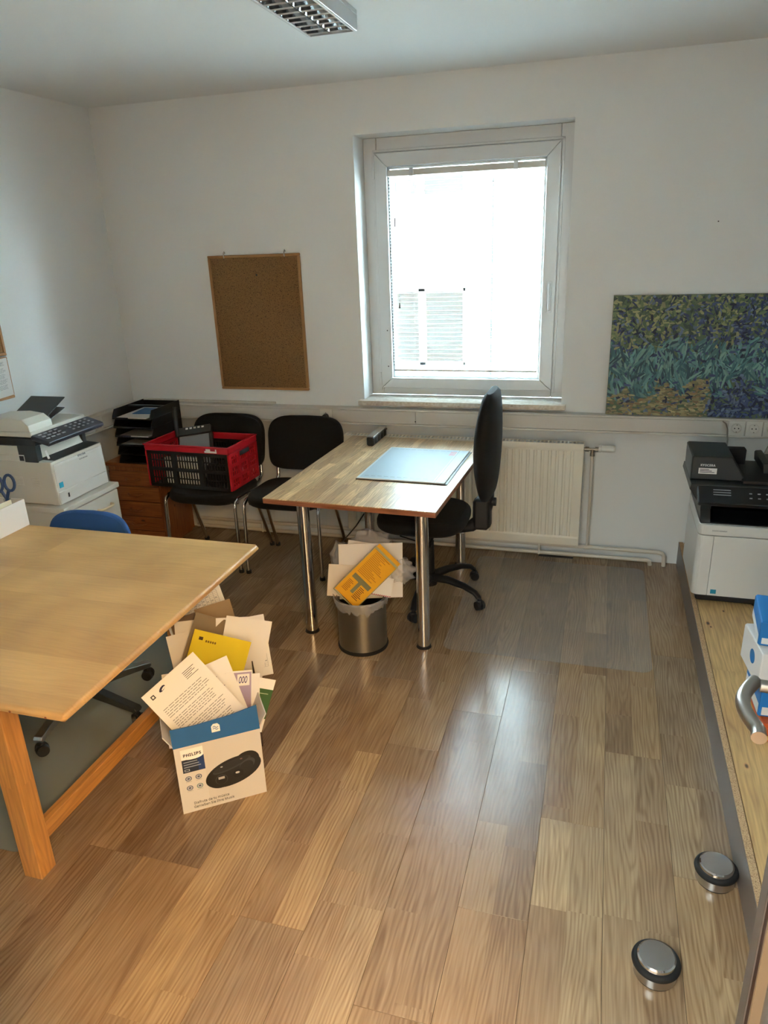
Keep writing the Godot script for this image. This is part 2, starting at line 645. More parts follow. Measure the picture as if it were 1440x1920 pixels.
	# pine bench and drawer unit
	M.pine = textured(wood_atlas(1024, 8, 84, [rgb(206, 168, 112), rgb(196, 156, 100), rgb(212, 176, 122)], 60.0, 0.2, 0.0016, 41, 560.0, 5), 0.42, Vector3(0.55, 0.83, 1.0))
	M.drawer_wood = textured(wood_atlas(512, 4, 64, [rgb(150, 88, 44), rgb(140, 80, 40), rgb(158, 96, 50)], 80.0, 0.4, 0.003, 51, 500.0, 1), 0.5, Vector3(1.0, 2.0, 1.0))
	M.door_wood = textured(wood_atlas(512, 2, 64, [rgb(72, 35, 17), rgb(64, 31, 15)], 70.0, 0.3, 0.003, 61, 400.0), 0.5, Vector3(1.0, 2.0, 1.0))
	M.fascia = mat(rgb(112, 100, 92), 0.35)
	M.chipboard = textured(speckle(256, 256, [rgb(120, 88, 60), rgb(190, 156, 112), rgb(206, 172, 130), rgb(150, 114, 80)], 0.22, 71), 0.85, Vector3.ONE * 2.6, 0.0, true)
	M.cork = textured(speckle(512, 512, [rgb(66, 40, 22), rgb(116, 82, 48), rgb(138, 102, 62), rgb(128, 90, 53), rgb(154, 117, 73)], 0.09, 81, 0.45), 0.95, Vector3.ONE * 2.4, 0.0, true)
	M.frame_wood = mat(rgb(164, 116, 66), 0.5)
	M.facade = textured(speckle(512, 512, [rgb(206, 202, 194), rgb(240, 238, 232), rgb(246, 245, 240), rgb(236, 233, 226)], 0.05, 91), 0.95, Vector3.ONE * 0.35, 0.0, true)
	M.facade_plain = mat(rgb(240, 239, 234), 0.95)
	M.room_far = mat(rgb(208, 216, 214), 0.9)
	M.frame_far = mat(rgb(235, 235, 232), 0.6)
	for k in range(1, 9):
		var pm := textured(page(k), 0.8)
		M["page%d" % k] = pm
	M.hammered = mat(Color(0.75, 0.78, 0.78, 0.35), 0.15)
	M.hammered.transparency = BaseMaterial3D.TRANSPARENCY_ALPHA
	M.hammered.heightmap_enabled = true
	M.hammered.heightmap_texture = wn
	M.hammered.heightmap_scale = 1.0
	M.hammered.uv1_scale = Vector3.ONE * 12.0

# ------------------------------------------------------------------ scene
func _ready() -> void:
	rng.seed = 7
	# camera
	var cam := Camera3D.new()
	cam.name = "camera"
	cam.fov = 70.311
	cam.near = 0.05
	cam.transform = Transform3D(Basis(Vector3(0.95875708, -0.0360018, -0.28193746), Vector3(-0.06592362, 0.93672793, -0.34379479), Vector3(0.27647593, 0.34820202, 0.89572117)), Vector3(3.03294, 1.82473, 4.18491))
	add_child(cam)
	cam.current = true
	# overcast sky
	var we := WorldEnvironment.new()
	we.name = "world_environment"
	var env := Environment.new()
	env.background_mode = Environment.BG_SKY
	env.ambient_light_source = Environment.AMBIENT_SOURCE_DISABLED
	var sm := ProceduralSkyMaterial.new()
	sm.sky_top_color = Color(0.79, 0.93, 1.0)
	sm.sky_horizon_color = Color(0.87, 0.97, 1.0)
	sm.ground_horizon_color = Color(0.80, 0.82, 0.82)
	sm.ground_bottom_color = Color(0.55, 0.55, 0.54)
	sm.sky_energy_multiplier = 5.2
	sm.ground_energy_multiplier = 4.2
	var sky := Sky.new()
	sky.sky_material = sm
	env.sky = sky
	env.tonemap_mode = Environment.TONE_MAPPER_LINEAR
	env.tonemap_exposure = 2.55
	env.sdfgi_enabled = true
	env.ssao_enabled = true
	env.ssil_enabled = true
	we.environment = env
	add_child(we)

	make_materials()
	build_shell()
	build_window()
	build_outside()
	build_wall_services()
	build_left_corner()
	build_visitor_chairs()
	build_desk()
	build_office_chair()
	build_bin()
	build_table()
	build_paper_boxes()
	build_bench()
	build_door()
	build_boards()
	build_luminaire()
	build_hall_lamp()

# ------------------------------------------------------------------ the room
const CEIL := 2.629
const NEAR := 3.80
const HALL := [["warm flat ceiling lamp in the hallway on the door leaf side", Vector3(3.92, CEIL, 5.1), Color(1.0, 0.80, 0.52), 8.2], ["added cool white fill lamp on the hallway ceiling away from the door leaf", Vector3(2.3, CEIL, 5.1), Color(0.88, 0.96, 1.0), 4.3]]  # the cool one is an unseen fill, added to brighten the right side

func plank(x0: float, x1: float, z0: float, z1: float, parent: Node3D) -> void:
	var b := MB.new()
	var g := 0.0005
	var c := 0.0004
	x0 += g
	x1 -= g
	z0 += g
	z1 -= g
	var L := 2048.0 / 560.0
	var xm := (x0 + x1) * 0.5
	for half in 2:
		var xa := x0 + c if half == 0 else xm
		var xb := xm if half == 0 else x1 - c
		var za := z0 + c
		while za < z1 - c - 0.001:
			var zb := za + rng.randf_range(0.3, 0.95)
			if zb > z1 - 0.18:
				zb = z1 - c
			var row := rng.randi() % 24
			var u0 := rng.randf()
			var va := (row + 0.03) / 24.0
			var vb := (row + 0.97) / 24.0
			if rng.randf() < 0.5:
				var t := va
				va = vb
				vb = t
			var u1 := u0 + (zb - za) / L
			b.quad(Vector3(xa, 0, za), Vector3(xb, 0, za), Vector3(xb, 0, zb), Vector3(xa, 0, zb), Vector3.UP, Vector2(u0, va), Vector2(u0, vb), Vector2(u1, vb), Vector2(u1, va))
			za = zb
	var d := -0.0006
	var q := Vector2(rng.randf(), (rng.randi() % 24 + 0.5) / 24.0)
	var q2 := q + Vector2((z1 - z0) / L, 0)
	b.quad(Vector3(x0, d, z0), Vector3(x0 + c, 0, z0 + c), Vector3(x0 + c, 0, z1 - c), Vector3(x0, d, z1), Vector3(-0.8, 0.6, 0), q, q, q2, q2)
	b.quad(Vector3(x1, d, z0), Vector3(x1 - c, 0, z0 + c), Vector3(x1 - c, 0, z1 - c), Vector3(x1, d, z1), Vector3(0.8, 0.6, 0), q, q, q2, q2)
	b.quad(Vector3(x0, d, z0), Vector3(x0 + c, 0, z0 + c), Vector3(x1 - c, 0, z0 + c), Vector3(x1, d, z0), Vector3(0, 0.6, -0.8), q, q, q, q)
	b.quad(Vector3(x0, d, z1), Vector3(x0 + c, 0, z1 - c), Vector3(x1 - c, 0, z1 - c), Vector3(x1, d, z1), Vector3(0, 0.6, 0.8), q, q, q, q)
	var y := -0.008
	b.quad(Vector3(x0, d, z0), Vector3(x0, d, z1), Vector3(x0, y, z1), Vector3(x0, y, z0), Vector3.LEFT, q, q2, q2, q)
	b.quad(Vector3(x1, d, z0), Vector3(x1, d, z1), Vector3(x1, y, z1), Vector3(x1, y, z0), Vector3.RIGHT, q, q2, q2, q)
	b.quad(Vector3(x0, d, z0), Vector3(x1, d, z0), Vector3(x1, y, z0), Vector3(x0, y, z0), Vector3.FORWARD, q, q, q, q)
	b.quad(Vector3(x0, d, z1), Vector3(x1, d, z1), Vector3(x1, y, z1), Vector3(x0, y, z1), Vector3.BACK, q, q, q, q)
	part("plank", b, M.floor[rng.randi() % 4], parent)

func build_shell() -> void:
	var fl := MB.new()
	fl.bx(-0.3, 5.3, -0.2, -0.008, -0.4, 6.6)
	var floor_node := struct("floor", fl, M.underlay)
	var joints := {14: 2.208, 15: 1.813, 12: 1.69, 13: 2.62, 11: 1.96, 16: 2.35}
	var w := 0.2025
	for k in range(0, 24):
		var x0 := 2.931 + (k - 14) * w
		var x1 := x0 + w
		if x1 < 0.0 or x0 > 4.6:
			continue
		x0 = maxf(x0, 0.0)
		x1 = minf(x1, 4.6)
		var j: float = joints[k] if joints.has(k) else rng.randf_range(1.0, 2.3)
		var z := j - 1.285 * 2.0
		while z < NEAR + 0.1:
			var a := maxf(z, 0.0)
			var e := minf(z + 1.285, NEAR + 0.12)
			if e - a > 0.02:
				plank(x0, x1, a, e, floor_node)
			z += 1.285
	var b := MB.new()
	b.bx(-0.3, 5.3, CEIL, CEIL + 0.25, -0.4, 6.6)
	struct("ceiling", b, M.ceiling)
	b = MB.new()
	b.bx(-0.3, 0.0, -0.2, CEIL, -0.4, 3.95)
	struct("wall_left", b, M.wall)
	b = MB.new()
	b.bx(0.0, 1.645, -0.2, CEIL, -0.38, 0.0)
	b.bx(2.816, 4.6, -0.2, CEIL, -0.38, 0.0)
	b.bx(1.645, 2.816, -0.2, 0.902, -0.38, 0.0)
	b.bx(1.645, 2.816, 2.372, CEIL, -0.38, 0.0)
	struct("wall_back", b, M.wall)
	b = MB.new()
	b.bx(4.6, 4.9, -0.2, CEIL, -0.4, 3.95)
	struct("wall_right", b, M.wall)
	b = MB.new()
	b.bx(0.0, 2.38, 0.0, CEIL, NEAR, NEAR + 0.12)
	b.bx(3.37, 4.6, 0.0, CEIL, NEAR, NEAR + 0.12)
	b.bx(2.38, 3.37, 2.08, CEIL, NEAR, NEAR + 0.12)
	struct("wall_near", b, M.wall)
	# the hallway beyond the doorway
	b = MB.new()
	b.bx(1.0, 5.2, -0.008, 0.0, NEAR + 0.12, 6.4)
	struct("floor_hall", b, M.floor[1])
	b = MB.new()
	b.bx(0.7, 1.0, -0.2, CEIL, 3.92, 6.6)
	b.bx(5.2, 5.5, -0.2, CEIL, 3.92, 6.6)
	b.bx(0.7, 5.5, -0.2, CEIL, 6.4, 6.7)
	b.bx(4.6, 5.5, -0.2, CEIL, 3.8, 3.92)
	struct("wall_hall", b, M.wall)

func build_window() -> void:
	var win := struct_node("window_1")
	var b := MB.new()
	var X0 := 1.645
	var X1 := 2.816
	var Y0 := 0.927
	var Y1 := 2.372
	var f0 := -0.25
	var f1 := -0.172
	# outer frame: four bars
	for r in [[X0, 1.722, Y0, Y1], [2.742, X1, Y0, Y1], [1.722, 2.742, 2.288, Y1], [1.722, 2.742, Y0, 0.975]]:
		b = MB.new()
		b.bx(r[0], r[1], r[2], r[3], f0, f1, 0.004)
		part("frame_bar", b, M.plastic_white, win)
	# rebate lip around the sash
	b = MB.new()
	b.bx(1.700, 1.713, 0.955, 2.308, -0.172, -0.163, 0.002)
	b.bx(2.750, 2.763, 0.955, 2.308, -0.172, -0.163, 0.002)
	b.bx(1.700, 2.763, 2.296, 2.309, -0.172, -0.163, 0.002)
	part("frame_lip", b, M.plastic_white, win)
	# sash: four bars with mitred look
	var s0 := -0.235
	var s1 := -0.148
	var sash := part("sash", sash_rail(1.716, 2.746, 0.972, 2.291, 1.786, 2.674, 1.034, 2.219, s0, s1), M.plastic_white, win)
	b = MB.new()
	for r in [[1.786, 1.800, 1.034, 2.219], [2.660, 2.674, 1.034, 2.219], [1.786, 2.674, 2.205, 2.219], [1.786, 2.674, 1.034, 1.048]]:
		b.bx(r[0], r[1], r[2], r[3], -0.20, -0.168, 0.003)
	part("glazing_bead", b, M.plastic_white, sash)
	b = MB.new()
	b.bx(1.79, 2.67, 1.04, 2.214, -0.205, -0.199)
	part("pane", b, M.glass, sash)
	# recessed handle
	b = MB.new()
	b.bx(2.700, 2.728, 1.415, 1.585, -0.149, -0.142, 0.004)
	var hd := part("handle", b, M.plastic_white, sash)
	b = MB.new()
	b.bx(2.707, 2.721, 1.425, 1.575, -0.142, -0.130, 0.005)
	part("lever", b, M.plastic_white, hd)
	for y in [[2.16, 2.28], [0.985, 1.065]]:
		b = MB.new()
		b.cyl(Vector3(1.709, y[0], -0.155), Vector3(1.709, y[1], -0.155), 0.0085, -1.0, 10)
		b.cyl(Vector3(1.709, y[0] + 0.03, -0.155), Vector3(1.709, y[0] + 0.034, -0.155), 0.0095, -1.0, 10)
		part("hinge", b, M.plastic_white, win)
	for y in [1.32, 1.105]:
		b = MB.new()
		b.cyl(Vector3(1.763, y, -0.149), Vector3(1.763, y, -0.143), 0.009, 0.008, 14)
		part("cord_clip", b, M.plastic_white, sash)
		b = MB.new()
		b.cyl(Vector3(1.763, y, -0.143), Vector3(1.763, y, -0.141), 0.0035, -1.0, 10)
		part("clip_hole", b, M.dark_hole, sash)
	b = MB.new()
	b.bx(1.615, 2.842, 0.897, 0.927, -0.175, 0.04, 0.003)
	struct("window_sill", b, M.marble)
	# venetian blind hanging in front of the glass
	var bl := thing("venetian_blind", "lowered venetian blind with thin open slats in front of the window glass", "blind", Vector3(2.23, 1.05, -0.16))
	b = MB.new()
	b.bx(-0.44, 0.438, 1.118, 1.150, -0.012, 0.014, 0.002)
	part("headrail", b, M.trunk, bl)
	b = MB.new()
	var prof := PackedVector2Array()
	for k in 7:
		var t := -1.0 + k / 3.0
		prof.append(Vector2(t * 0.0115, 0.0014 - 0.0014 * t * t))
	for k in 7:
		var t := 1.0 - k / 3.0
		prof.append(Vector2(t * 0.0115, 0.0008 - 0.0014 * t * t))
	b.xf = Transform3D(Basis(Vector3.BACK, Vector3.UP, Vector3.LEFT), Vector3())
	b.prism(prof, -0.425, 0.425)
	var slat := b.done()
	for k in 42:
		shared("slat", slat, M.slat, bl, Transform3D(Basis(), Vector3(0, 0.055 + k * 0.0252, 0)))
	b = MB.new()
	b.bx(-0.43, 0.43, 0.026, 0.036, -0.012, 0.012, 0.003)
	part("bottom_rail", b, M.trunk, bl)
	for x in [-0.30, 0.28]:
		for z in [-0.0125, 0.0125]:
			b = MB.new()
			b.cyl(Vector3(x, 0.03, z), Vector3(x, 1.12, z), 0.0006, -1.0, 5)
			part("ladder_cord", b, M.paper_grey, bl)
		b = MB.new()
		b.bx(x - 0.012, x + 0.012, 1.115, 1.156, -0.013, 0.017, 0.002)
		part("bracket", b, M.plastic_white, bl)
	b = MB.new()
	b.cyl(Vector3(-0.385, 0.43, 0.018), Vector3(-0.39, 1.12, 0.018), 0.0012, -1.0, 6)
	part("pull_cord", b, M.paper_grey, bl)
	b = MB.new()
	b.cyl(Vector3(-0.385, 0.40, 0.018), Vector3(-0.385, 0.43, 0.018), 0.006, 0.003, 8)
	b.cyl(Vector3(-0.40, 0.85, 0.018), Vector3(-0.40, 0.90, 0.018), 0.004, 0.004, 8)
	part("cord_tassel", b, M.black, bl)
	b = MB.new()
	for k in 60:
		b.cyl(Vector3(-0.432, 0.06 + k * 0.0177, 0.012), Vector3(-0.432, 0.07 + k * 0.0177, 0.012), 0.0022, -1.0, 6)
	part("bead_chain", b, M.charcoal, bl)

func sash_rail(x0: float, x1: float, y0: float, y1: float, a0: float, a1: float, c0: float, c1: float, z0: float, z1: float) -> MB:
	var b := MB.new()
	var e := 0.004
	var g := 0.0007
	var W := [[Vector2(x0, y0), Vector2(x0, y1), Vector2(a0, c1), Vector2(a0, c0)], [Vector2(x1, y0), Vector2(x1, y1), Vector2(a1, c1), Vector2(a1, c0)], [Vector2(x0, y1), Vector2(x1, y1), Vector2(a1, c1), Vector2(a0, c1)], [Vector2(x0, y0), Vector2(x1, y0), Vector2(a1, c0), Vector2(a0, c0)]]
	for q in W:
		var cen: Vector2 = (q[0] + q[1] + q[2] + q[3]) * 0.25
		var poly := PackedVector2Array()
		for p in q:
			poly.append(p + (cen - p).normalized() * g)
		b.prism(poly, z0, z1, 0.003)
	return b

func build_outside() -> void:
	# pale rendered house across the street, its corner in view
	var zf := -9.0
	var h := thing("neighbour_house", "pale roughcast house with white-framed windows across the street outside", "building", Vector3(-4.6, -4.0, zf - 2.0))
	var o := -h.position
	var b := MB.new()
	b.xf = Transform3D(Basis(), o)
	var rows := [[-3.2, -1.83], [-0.35, 1.02], [2.50, 3.95]]
	var cols := [[-5.6, -4.3], [-3.2, -1.9], [-0.78, 0.62]]
	var zi := zf - 0.22
	# street wall with real openings
	var ya := -4.0
	for r in rows:
		b.bx(-14.0, 0.685, ya, r[0], zi, zf)
		var xa := -14.0
		for c in cols:
			b.bx(xa, c[0], r[0], r[1], zi, zf)
			xa = c[1]
		b.bx(xa, 0.685, r[0], r[1], zi, zf)
		ya = r[1]
	b.bx(-14.0, 0.685, ya, 13.0, zi, zf)
	b.bx(-14.0, -13.8, -4.0, 13.0, zf - 5.0, zi)
	b.bx(0.66, 0.685, -4.0, 13.0, zf - 5.0, zi)
	b.bx(-14.0, 0.685, -4.0, 13.0, zf - 5.2, zf - 5.0)
	part("wall", b, M.facade, h)
	# rooms behind the panes
	b = MB.new()
	b.xf = Transform3D(Basis(), o)
	for y in [-4.0, -1.45, 1.45, 4.4]:
		b.bx(-13.8, 0.66, y, y + 0.2, zf - 5.0, zi)
	for x in [-1.4, -3.7, -6.2]:
		b.bx(x, x + 0.12, -3.8, 4.4, zf - 5.0, zi)
	b.bx(-13.8, 0.66, -3.8, 4.4, zf - 5.0, zf - 4.96)
	b.bx(0.62, 0.66, -3.8, 4.4, zf - 4.96, zi)
	part("room_wall", b, M.room_far, h)
	b = MB.new()
	b.xf = Transform3D(Basis(), o)
	b.bx(-14.0, 0.70, 2.22, 2.30, zf, zf + 0.05, 0.01)
	part("string_course", b, M.facade_plain, h)
	for fl in rows:
		for c in cols:
			b = MB.new()
			b.xf = Transform3D(Basis(), o)
			var x0: float = c[0]
			var x1: float = c[1]
			var y0: float = fl[0]
			var y1: float = fl[1]
			var xm := x0 + (x1 - x0) * 0.42
			var z0 := zf - 0.14
			var z1 := zf - 0.07
			b.bx(x0, x0 + 0.06, y0, y1, z0, z1)
			b.bx(x1 - 0.06, x1, y0, y1, z0, z1)
			b.bx(xm - 0.06, xm + 0.06, y0, y1, z0, z1)
			b.bx(x0, x1, y1 - 0.06, y1, z0, z1)
			b.bx(x0, x1, y0, y0 + 0.06, z0, z1)
			var wnd := part("window_frame", b, M.frame_far, h)
			for s in [[x0 + 0.06, xm - 0.06], [xm + 0.06, x1 - 0.06]]:
				b = MB.new()
				b.xf = Transform3D(Basis(), o)
				b.bx(s[0], s[1], y0 + 0.06, y1 - 0.06, zf - 0.108, zf - 0.102)
				part("pane", b, M.glass, wnd)
			b = MB.new()
			b.xf = Transform3D(Basis(), o)
			b.bx(x0 - 0.05, x1 + 0.05, y1 + 0.005, y1 + 0.075, zf, zf + 0.09)
			part("shutter_box", b, M.frame_far, wnd)
	# the outside of our own house, which the panes opposite mirror
	b = MB.new()
	b.bx(-14.0, 16.0, 2.88, 5.5, -0.38, -0.1)
	b.bx(-14.0, -0.3, -4.0, 2.88, -0.38, -0.1)
	b.bx(4.9, 16.0, -4.0, 2.88, -0.38, -0.1)
	b.bx(-0.3, 4.9, -4.0, -0.2, -0.38, -0.1)
	struct("wall_outside", b, mat(rgb(122, 92, 76), 0.95))
	# plain white house set back a little, closing the view past the corner
	b = MB.new()
	b.bx(0.8, 25.0, -4.0, 13.0, -15.5, -11.0)
	var g := solid("white_gable", b, M.facade_plain, "plain white house wall set back past the corner of the roughcast house", "building")
	g.name = "gable_house"
	b = MB.new()
	b.bx(-30.0, 30.0, -4.2, -4.0, -40.0, -0.6)
	struct("ground_outside", b, mat(rgb(158, 157, 152), 0.95))

func socket_face(parent: Node3D, x: float, y: float, z: float) -> MeshInstance3D:
	var b := MB.new()
	b.box(Vector3(x, y, z + 0.004), Vector3(0.08, 0.08, 0.008), 0.002)
	var pl := part("socket", b, M.socket, parent)
	b = MB.new()
	b.xf = Transform3D(Basis(Vector3.RIGHT, Vector3.BACK, Vector3.DOWN), Vector3(x, y, z + 0.008))
	b.lathe(Vector3(), [Vector2(0.027, 0.0), Vector2(0.027, 0.005), Vector2(0.0235, 0.005), Vector2(0.0215, 0.0005), Vector2(0.0, 0.0005)], 28)
	part("socket_ring", b, M.socket, pl)
	for q in [[-0.0095, 0.0], [0.0095, 0.0]]:
		b = MB.new()
		b.cyl(Vector3(x + q[0], y + q[1], z + 0.0085), Vector3(x + q[0], y + q[1], z + 0.0095), 0.0032, -1.0, 10)
		part("socket_hole", b, M.dark_hole, pl)
	for s in [-1, 1]:
		b = MB.new()
		b.box(Vector3(x, y + s * 0.019, z + 0.0105), Vector3(0.006, 0.004, 0.003), 0.0)
		part("earth_clip", b, M.valve, pl)
	return pl

func build_wall_services() -> void:
	var z := 0.065
	var t := thing("cable_trunking", "long cream cable trunking with sockets along the wall under the window", "trunking", Vector3(2.3, 0.784, 0.0))
	var o := Transform3D(Basis(), -t.position)
	var b := MB.new()
	b.xf = o
	b.bx(0.07, 4.6, 0.784, 0.796, 0.0, z, 0.002)
	b.bx(0.07, 4.6, 0.871, 0.883, 0.0, z, 0.002)
	b.bx(0.07, 4.6, 0.796, 0.871, 0.0, z - 0.012)
	part("channel", b, M.trunk, t)
	for r in [[0.07, 1.37], [1.455, 1.978], [1.980, 3.684], [3.945, 4.6]]:
		b = MB.new()
		b.xf = o
		b.bx(r[0], r[1], 0.797, 0.870, z - 0.012, z - 0.003, 0.0015)
		part("lid", b, M.trunk, t)
	b = MB.new()
	b.xf = o
	b.cyl(Vector3(1.978, 0.812, z - 0.003), Vector3(1.978, 0.812, z - 0.0015), 0.004, -1.0, 8)
	part("screw_hole", b, M.dark_hole, t)
	for x in [1.412, 3.728, 3.812, 3.896]:
		var sk := socket_face(t, x - 2.3, 0.8335 - 0.784, z - 0.006)
		sk.name = "socket"
	var pg := thing("power_plug", "black mains plug pushed into the trunking socket behind the visitor chairs", "plug", Vector3(1.412, 0.83, z))
	b = MB.new()
	b.cyl(Vector3(0, 0, 0.003), Vector3(0, 0, 0.034), 0.0185, 0.016, 18)
	part("plug_body", b, M.black, pg)
	b = MB.new()
	b.tube([Vector3(0, -0.008, 0.03), Vector3(0, -0.03, 0.034), Vector3(0.01, -0.12, 0.03), Vector3(0.05, -0.35, 0.025)], 0.004, 8)
	part("plug_cable", b, M.black, pg)
	pg = thing("power_plug", "light grey mains plug in the socket under the flower canvas", "plug", Vector3(3.896, 0.83, z))
	b = MB.new()
	b.cyl(Vector3(0, 0, 0.003), Vector3(0, 0, 0.036), 0.0185, 0.016, 18)
	part("plug_body", b, M.cable_grey, pg)
	b = MB.new()
	b.tube([Vector3(0, -0.008, 0.03), Vector3(0.0, -0.04, 0.04), Vector3(-0.03, -0.12, 0.05), Vector3(-0.05, -0.24, 0.09), Vector3(-0.05, -0.3, 0.2)], 0.0035, 8)
	part("plug_cable", b, M.cable_grey, pg)
	b = MB.new()
	b.tube([Vector3(3.655, 0.872, 0.07), Vector3(3.672, 0.86, 0.075), Vector3(3.684, 0.83, 0.073), Vector3(3.69, 0.76, 0.073), Vector3(3.693, 0.69, 0.08), Vector3(3.70, 0.62, 0.14), Vector3(3.71, 0.5, 0.24)], 0.0035, 8)
	solid("data_cable", b, M.cable_grey, "grey data cable dropping from the trunking behind the black-and-white printer", "cable")
	# trunking along the left wall
	t = thing("cable_trunking", "short cream cable trunking on the side wall behind the beige printer", "trunking", Vector3(0.0, 0.784, 1.8))
	o = Transform3D(Basis(), -t.position)
	b = MB.new()
	b.xf = o
	b.bx(0.0, z, 0.784, 0.796, 0.0, 3.6, 0.002)
	b.bx(0.0, z, 0.871, 0.883, 0.0, 3.6, 0.002)
	b.bx(0.0, z - 0.012, 0.796, 0.871, 0.0, 3.6)
	part("channel", b, M.trunk, t)
	b = MB.new()
	b.xf = o
	b.bx(z - 0.012, z - 0.003, 0.797, 0.870, 0.07, 0.43, 0.0015)
	part("lid", b, M.trunk, t)
	b = MB.new()
	b.xf = o
	b.bx(z - 0.012, z - 0.003, 0.797, 0.870, 0.515, 3.6, 0.0015)
	part("lid", b, M.trunk, t)
	b = MB.new()
	b.xf = o * Transform3D(Basis(Vector3.UP, PI / 2), Vector3(z - 0.006, 0.8335, 0.473))
	b.box(Vector3(0, 0, 0.004), Vector3(0.08, 0.08, 0.008), 0.002)
	var sp := part("socket", b, M.socket, t)
	b = MB.new()
	b.xf = o * Transform3D(Basis(Vector3(0, 0, -1), Vector3.RIGHT, Vector3.DOWN), Vector3(z + 0.002, 0.8335, 0.473))
	b.lathe(Vector3(), [Vector2(0.027, 0.0), Vector2(0.027, 0.005), Vector2(0.0235, 0.005), Vector2(0.0215, 0.0005), Vector2(0.0, 0.0005)], 28)
	part("socket_ring", b, M.socket, sp)
	b = MB.new()
	b.bx(0.08, 1.052, 0.884, 0.899, 0.0, 0.012, 0.002)
	solid("cable_duct", b, M.trunk, "thin white cable duct running on top of the trunking below the cork board", "duct")
	# radiator
	var R := thing("radiator", "cream panel radiator with vertical flutes below the window", "radiator", Vector3(2.25, 0.122, 0.1))
	o = Transform3D(Basis(), -R.position)
	var x0 := 1.548
	var x1 := 2.954
	var y0 := 0.122
	var y1 := 0.734
	var zb := 0.085
	var zf := 0.135
	b = MB.new()
	b.xf = o
	var pts := []
	pts.append(Vector2(x0, zf))
	var cnt := 33
	var pit := (x1 - x0 - 0.06) / cnt
	for k in cnt:
		var a := x0 + 0.03 + k * pit
		pts.append(Vector2(a + 0.004, zf))
		pts.append(Vector2(a + 0.010, zf - 0.007))
		pts.append(Vector2(a + pit - 0.022, zf - 0.007))
		pts.append(Vector2(a + pit - 0.016, zf))
	pts.append(Vector2(x1, zf))
	for k in pts.size() - 1:
		var p: Vector2 = pts[k]
		var q: Vector2 = pts[k + 1]
		var nn := Vector3(-(q.y - p.y), 0, q.x - p.x).normalized()
		# flutes fade into the flat bands above and below
		var ya := y0 + 0.055
		var yb := y1 - 0.045
		b.quad(Vector3(p.x, ya, p.y), Vector3(q.x, ya, q.y), Vector3(q.x, yb, q.y), Vector3(p.x, yb, p.y), nn)
		b.quad(Vector3(p.x, ya, p.y), Vector3(q.x, ya, q.y), Vector3(q.x, ya - 0.012, zf), Vector3(p.x, ya - 0.012, zf), Vector3(0, 0.2, 1))
		b.quad(Vector3(p.x, yb, p.y), Vector3(q.x, yb, q.y), Vector3(q.x, yb + 0.012, zf), Vector3(p.x, yb + 0.012, zf), Vector3(0, -0.2, 1))
	b.quad(Vector3(x0, y0, zf), Vector3(x1, y0, zf), Vector3(x1, y0 + 0.043, zf), Vector3(x0, y0 + 0.043, zf), Vector3.BACK)
	b.quad(Vector3(x0, y1 - 0.033, zf), Vector3(x1, y1 - 0.033, zf), Vector3(x1, y1 - 0.004, zf), Vector3(x0, y1 - 0.004, zf), Vector3.BACK)
	b.bx(x0, x1, y0, y0 + 0.01, zb, zf - 0.0004)
	b.bx(x0, x1, y0, y1 - 0.02, zb - 0.012, zb)
	part("front_panel", b, M.radiator, R)
	for x in [x0 - 0.002, x1 + 0.002]:
		b = MB.new()
		b.xf = o
		b.box(Vector3(x, (y0 + y1) * 0.5, (zf + zb) * 0.5 - 0.005), Vector3(0.004, y1 - y0, zf - zb + 0.018), 0.001)
		part("side_cover", b, M.radiator, R)
	b = MB.new()
	b.xf = o
	b.bx(x0, x1, y1 - 0.006, y1, zf - 0.008, zf, 0.002)
	b.bx(x0, x1, y1 - 0.006, y1, zb - 0.012, zb - 0.004, 0.002)
	var k2 := int((x1 - x0) / 0.022)
	for k in k2:
		b.bx(x0 + k * 0.022, x0 + k * 0.022 + 0.009, y1 - 0.005, y1 - 0.001, zb - 0.006, zf - 0.006)
	part("top_grille", b, M.radiator, R)
	for x in [x0 + 0.15, x1 - 0.15]:
		b = MB.new()
		b.xf = o
		b.bx(x - 0.02, x + 0.02, y0 + 0.1, y1 - 0.1, 0.0, zb - 0.012)
		part("wall_bracket", b, M.radiator, R)
	var yv := 0.697
	b = MB.new()
	b.xf = o
	b.cyl(Vector3(x1, yv, 0.1), Vector3(3.035, yv, 0.1), 0.009, -1.0, 12)
	b.cyl(Vector3(2.965, yv, 0.1), Vector3(2.985, yv, 0.1), 0.014, -1.0, 6)
	b.cyl(Vector3(3.018, yv, 0.1), Vector3(3.036, yv, 0.1), 0.015, -1.0, 6)
	b.cyl(Vector3(3.005, yv + 0.002, 0.1), Vector3(3.005, yv - 0.03, 0.1), 0.011, -1.0, 12)
	b.cyl(Vector3(3.005, yv - 0.022, 0.1), Vector3(3.005, yv - 0.038, 0.1), 0.015, -1.0, 6)
	part("valve", b, M.valve, R)
	b = MB.new()
	b.xf = o * Transform3D(Basis(Vector3(0, 0, 1), Vector3.RIGHT, Vector3.UP), Vector3(3.036, yv + 0.006, 0.1))
	b.lathe(Vector3(), [Vector2(0.0, 0.0), Vector2(0.021, 0.0), Vector2(0.022, 0.012), Vector2(0.018, 0.016), Vector2(0.02, 0.03), Vector2(0.0195, 0.078), Vector2(0.016, 0.088), Vector2(0.0, 0.09)], 20)
	part("thermostat_head", b, M.socket, R)
	# heating pipes
	var P := thing("heating_pipe", "upper cream heating pipe along the wall base, bending down into the floor", "pipe", Vector3(2.0, 0.0, 0.05))
	o = Transform3D(Basis(), -P.position)
	b = MB.new()
	b.xf = o
	b.tube([Vector3(0.4, 0.082, 0.045), Vector3(3.405, 0.082, 0.045), Vector3(3.428, 0.076, 0.046), Vector3(3.44, 0.06, 0.048), Vector3(3.442, 0.0, 0.05)], 0.012, 12)
	part("pipe_run", b, M.pipe, P)
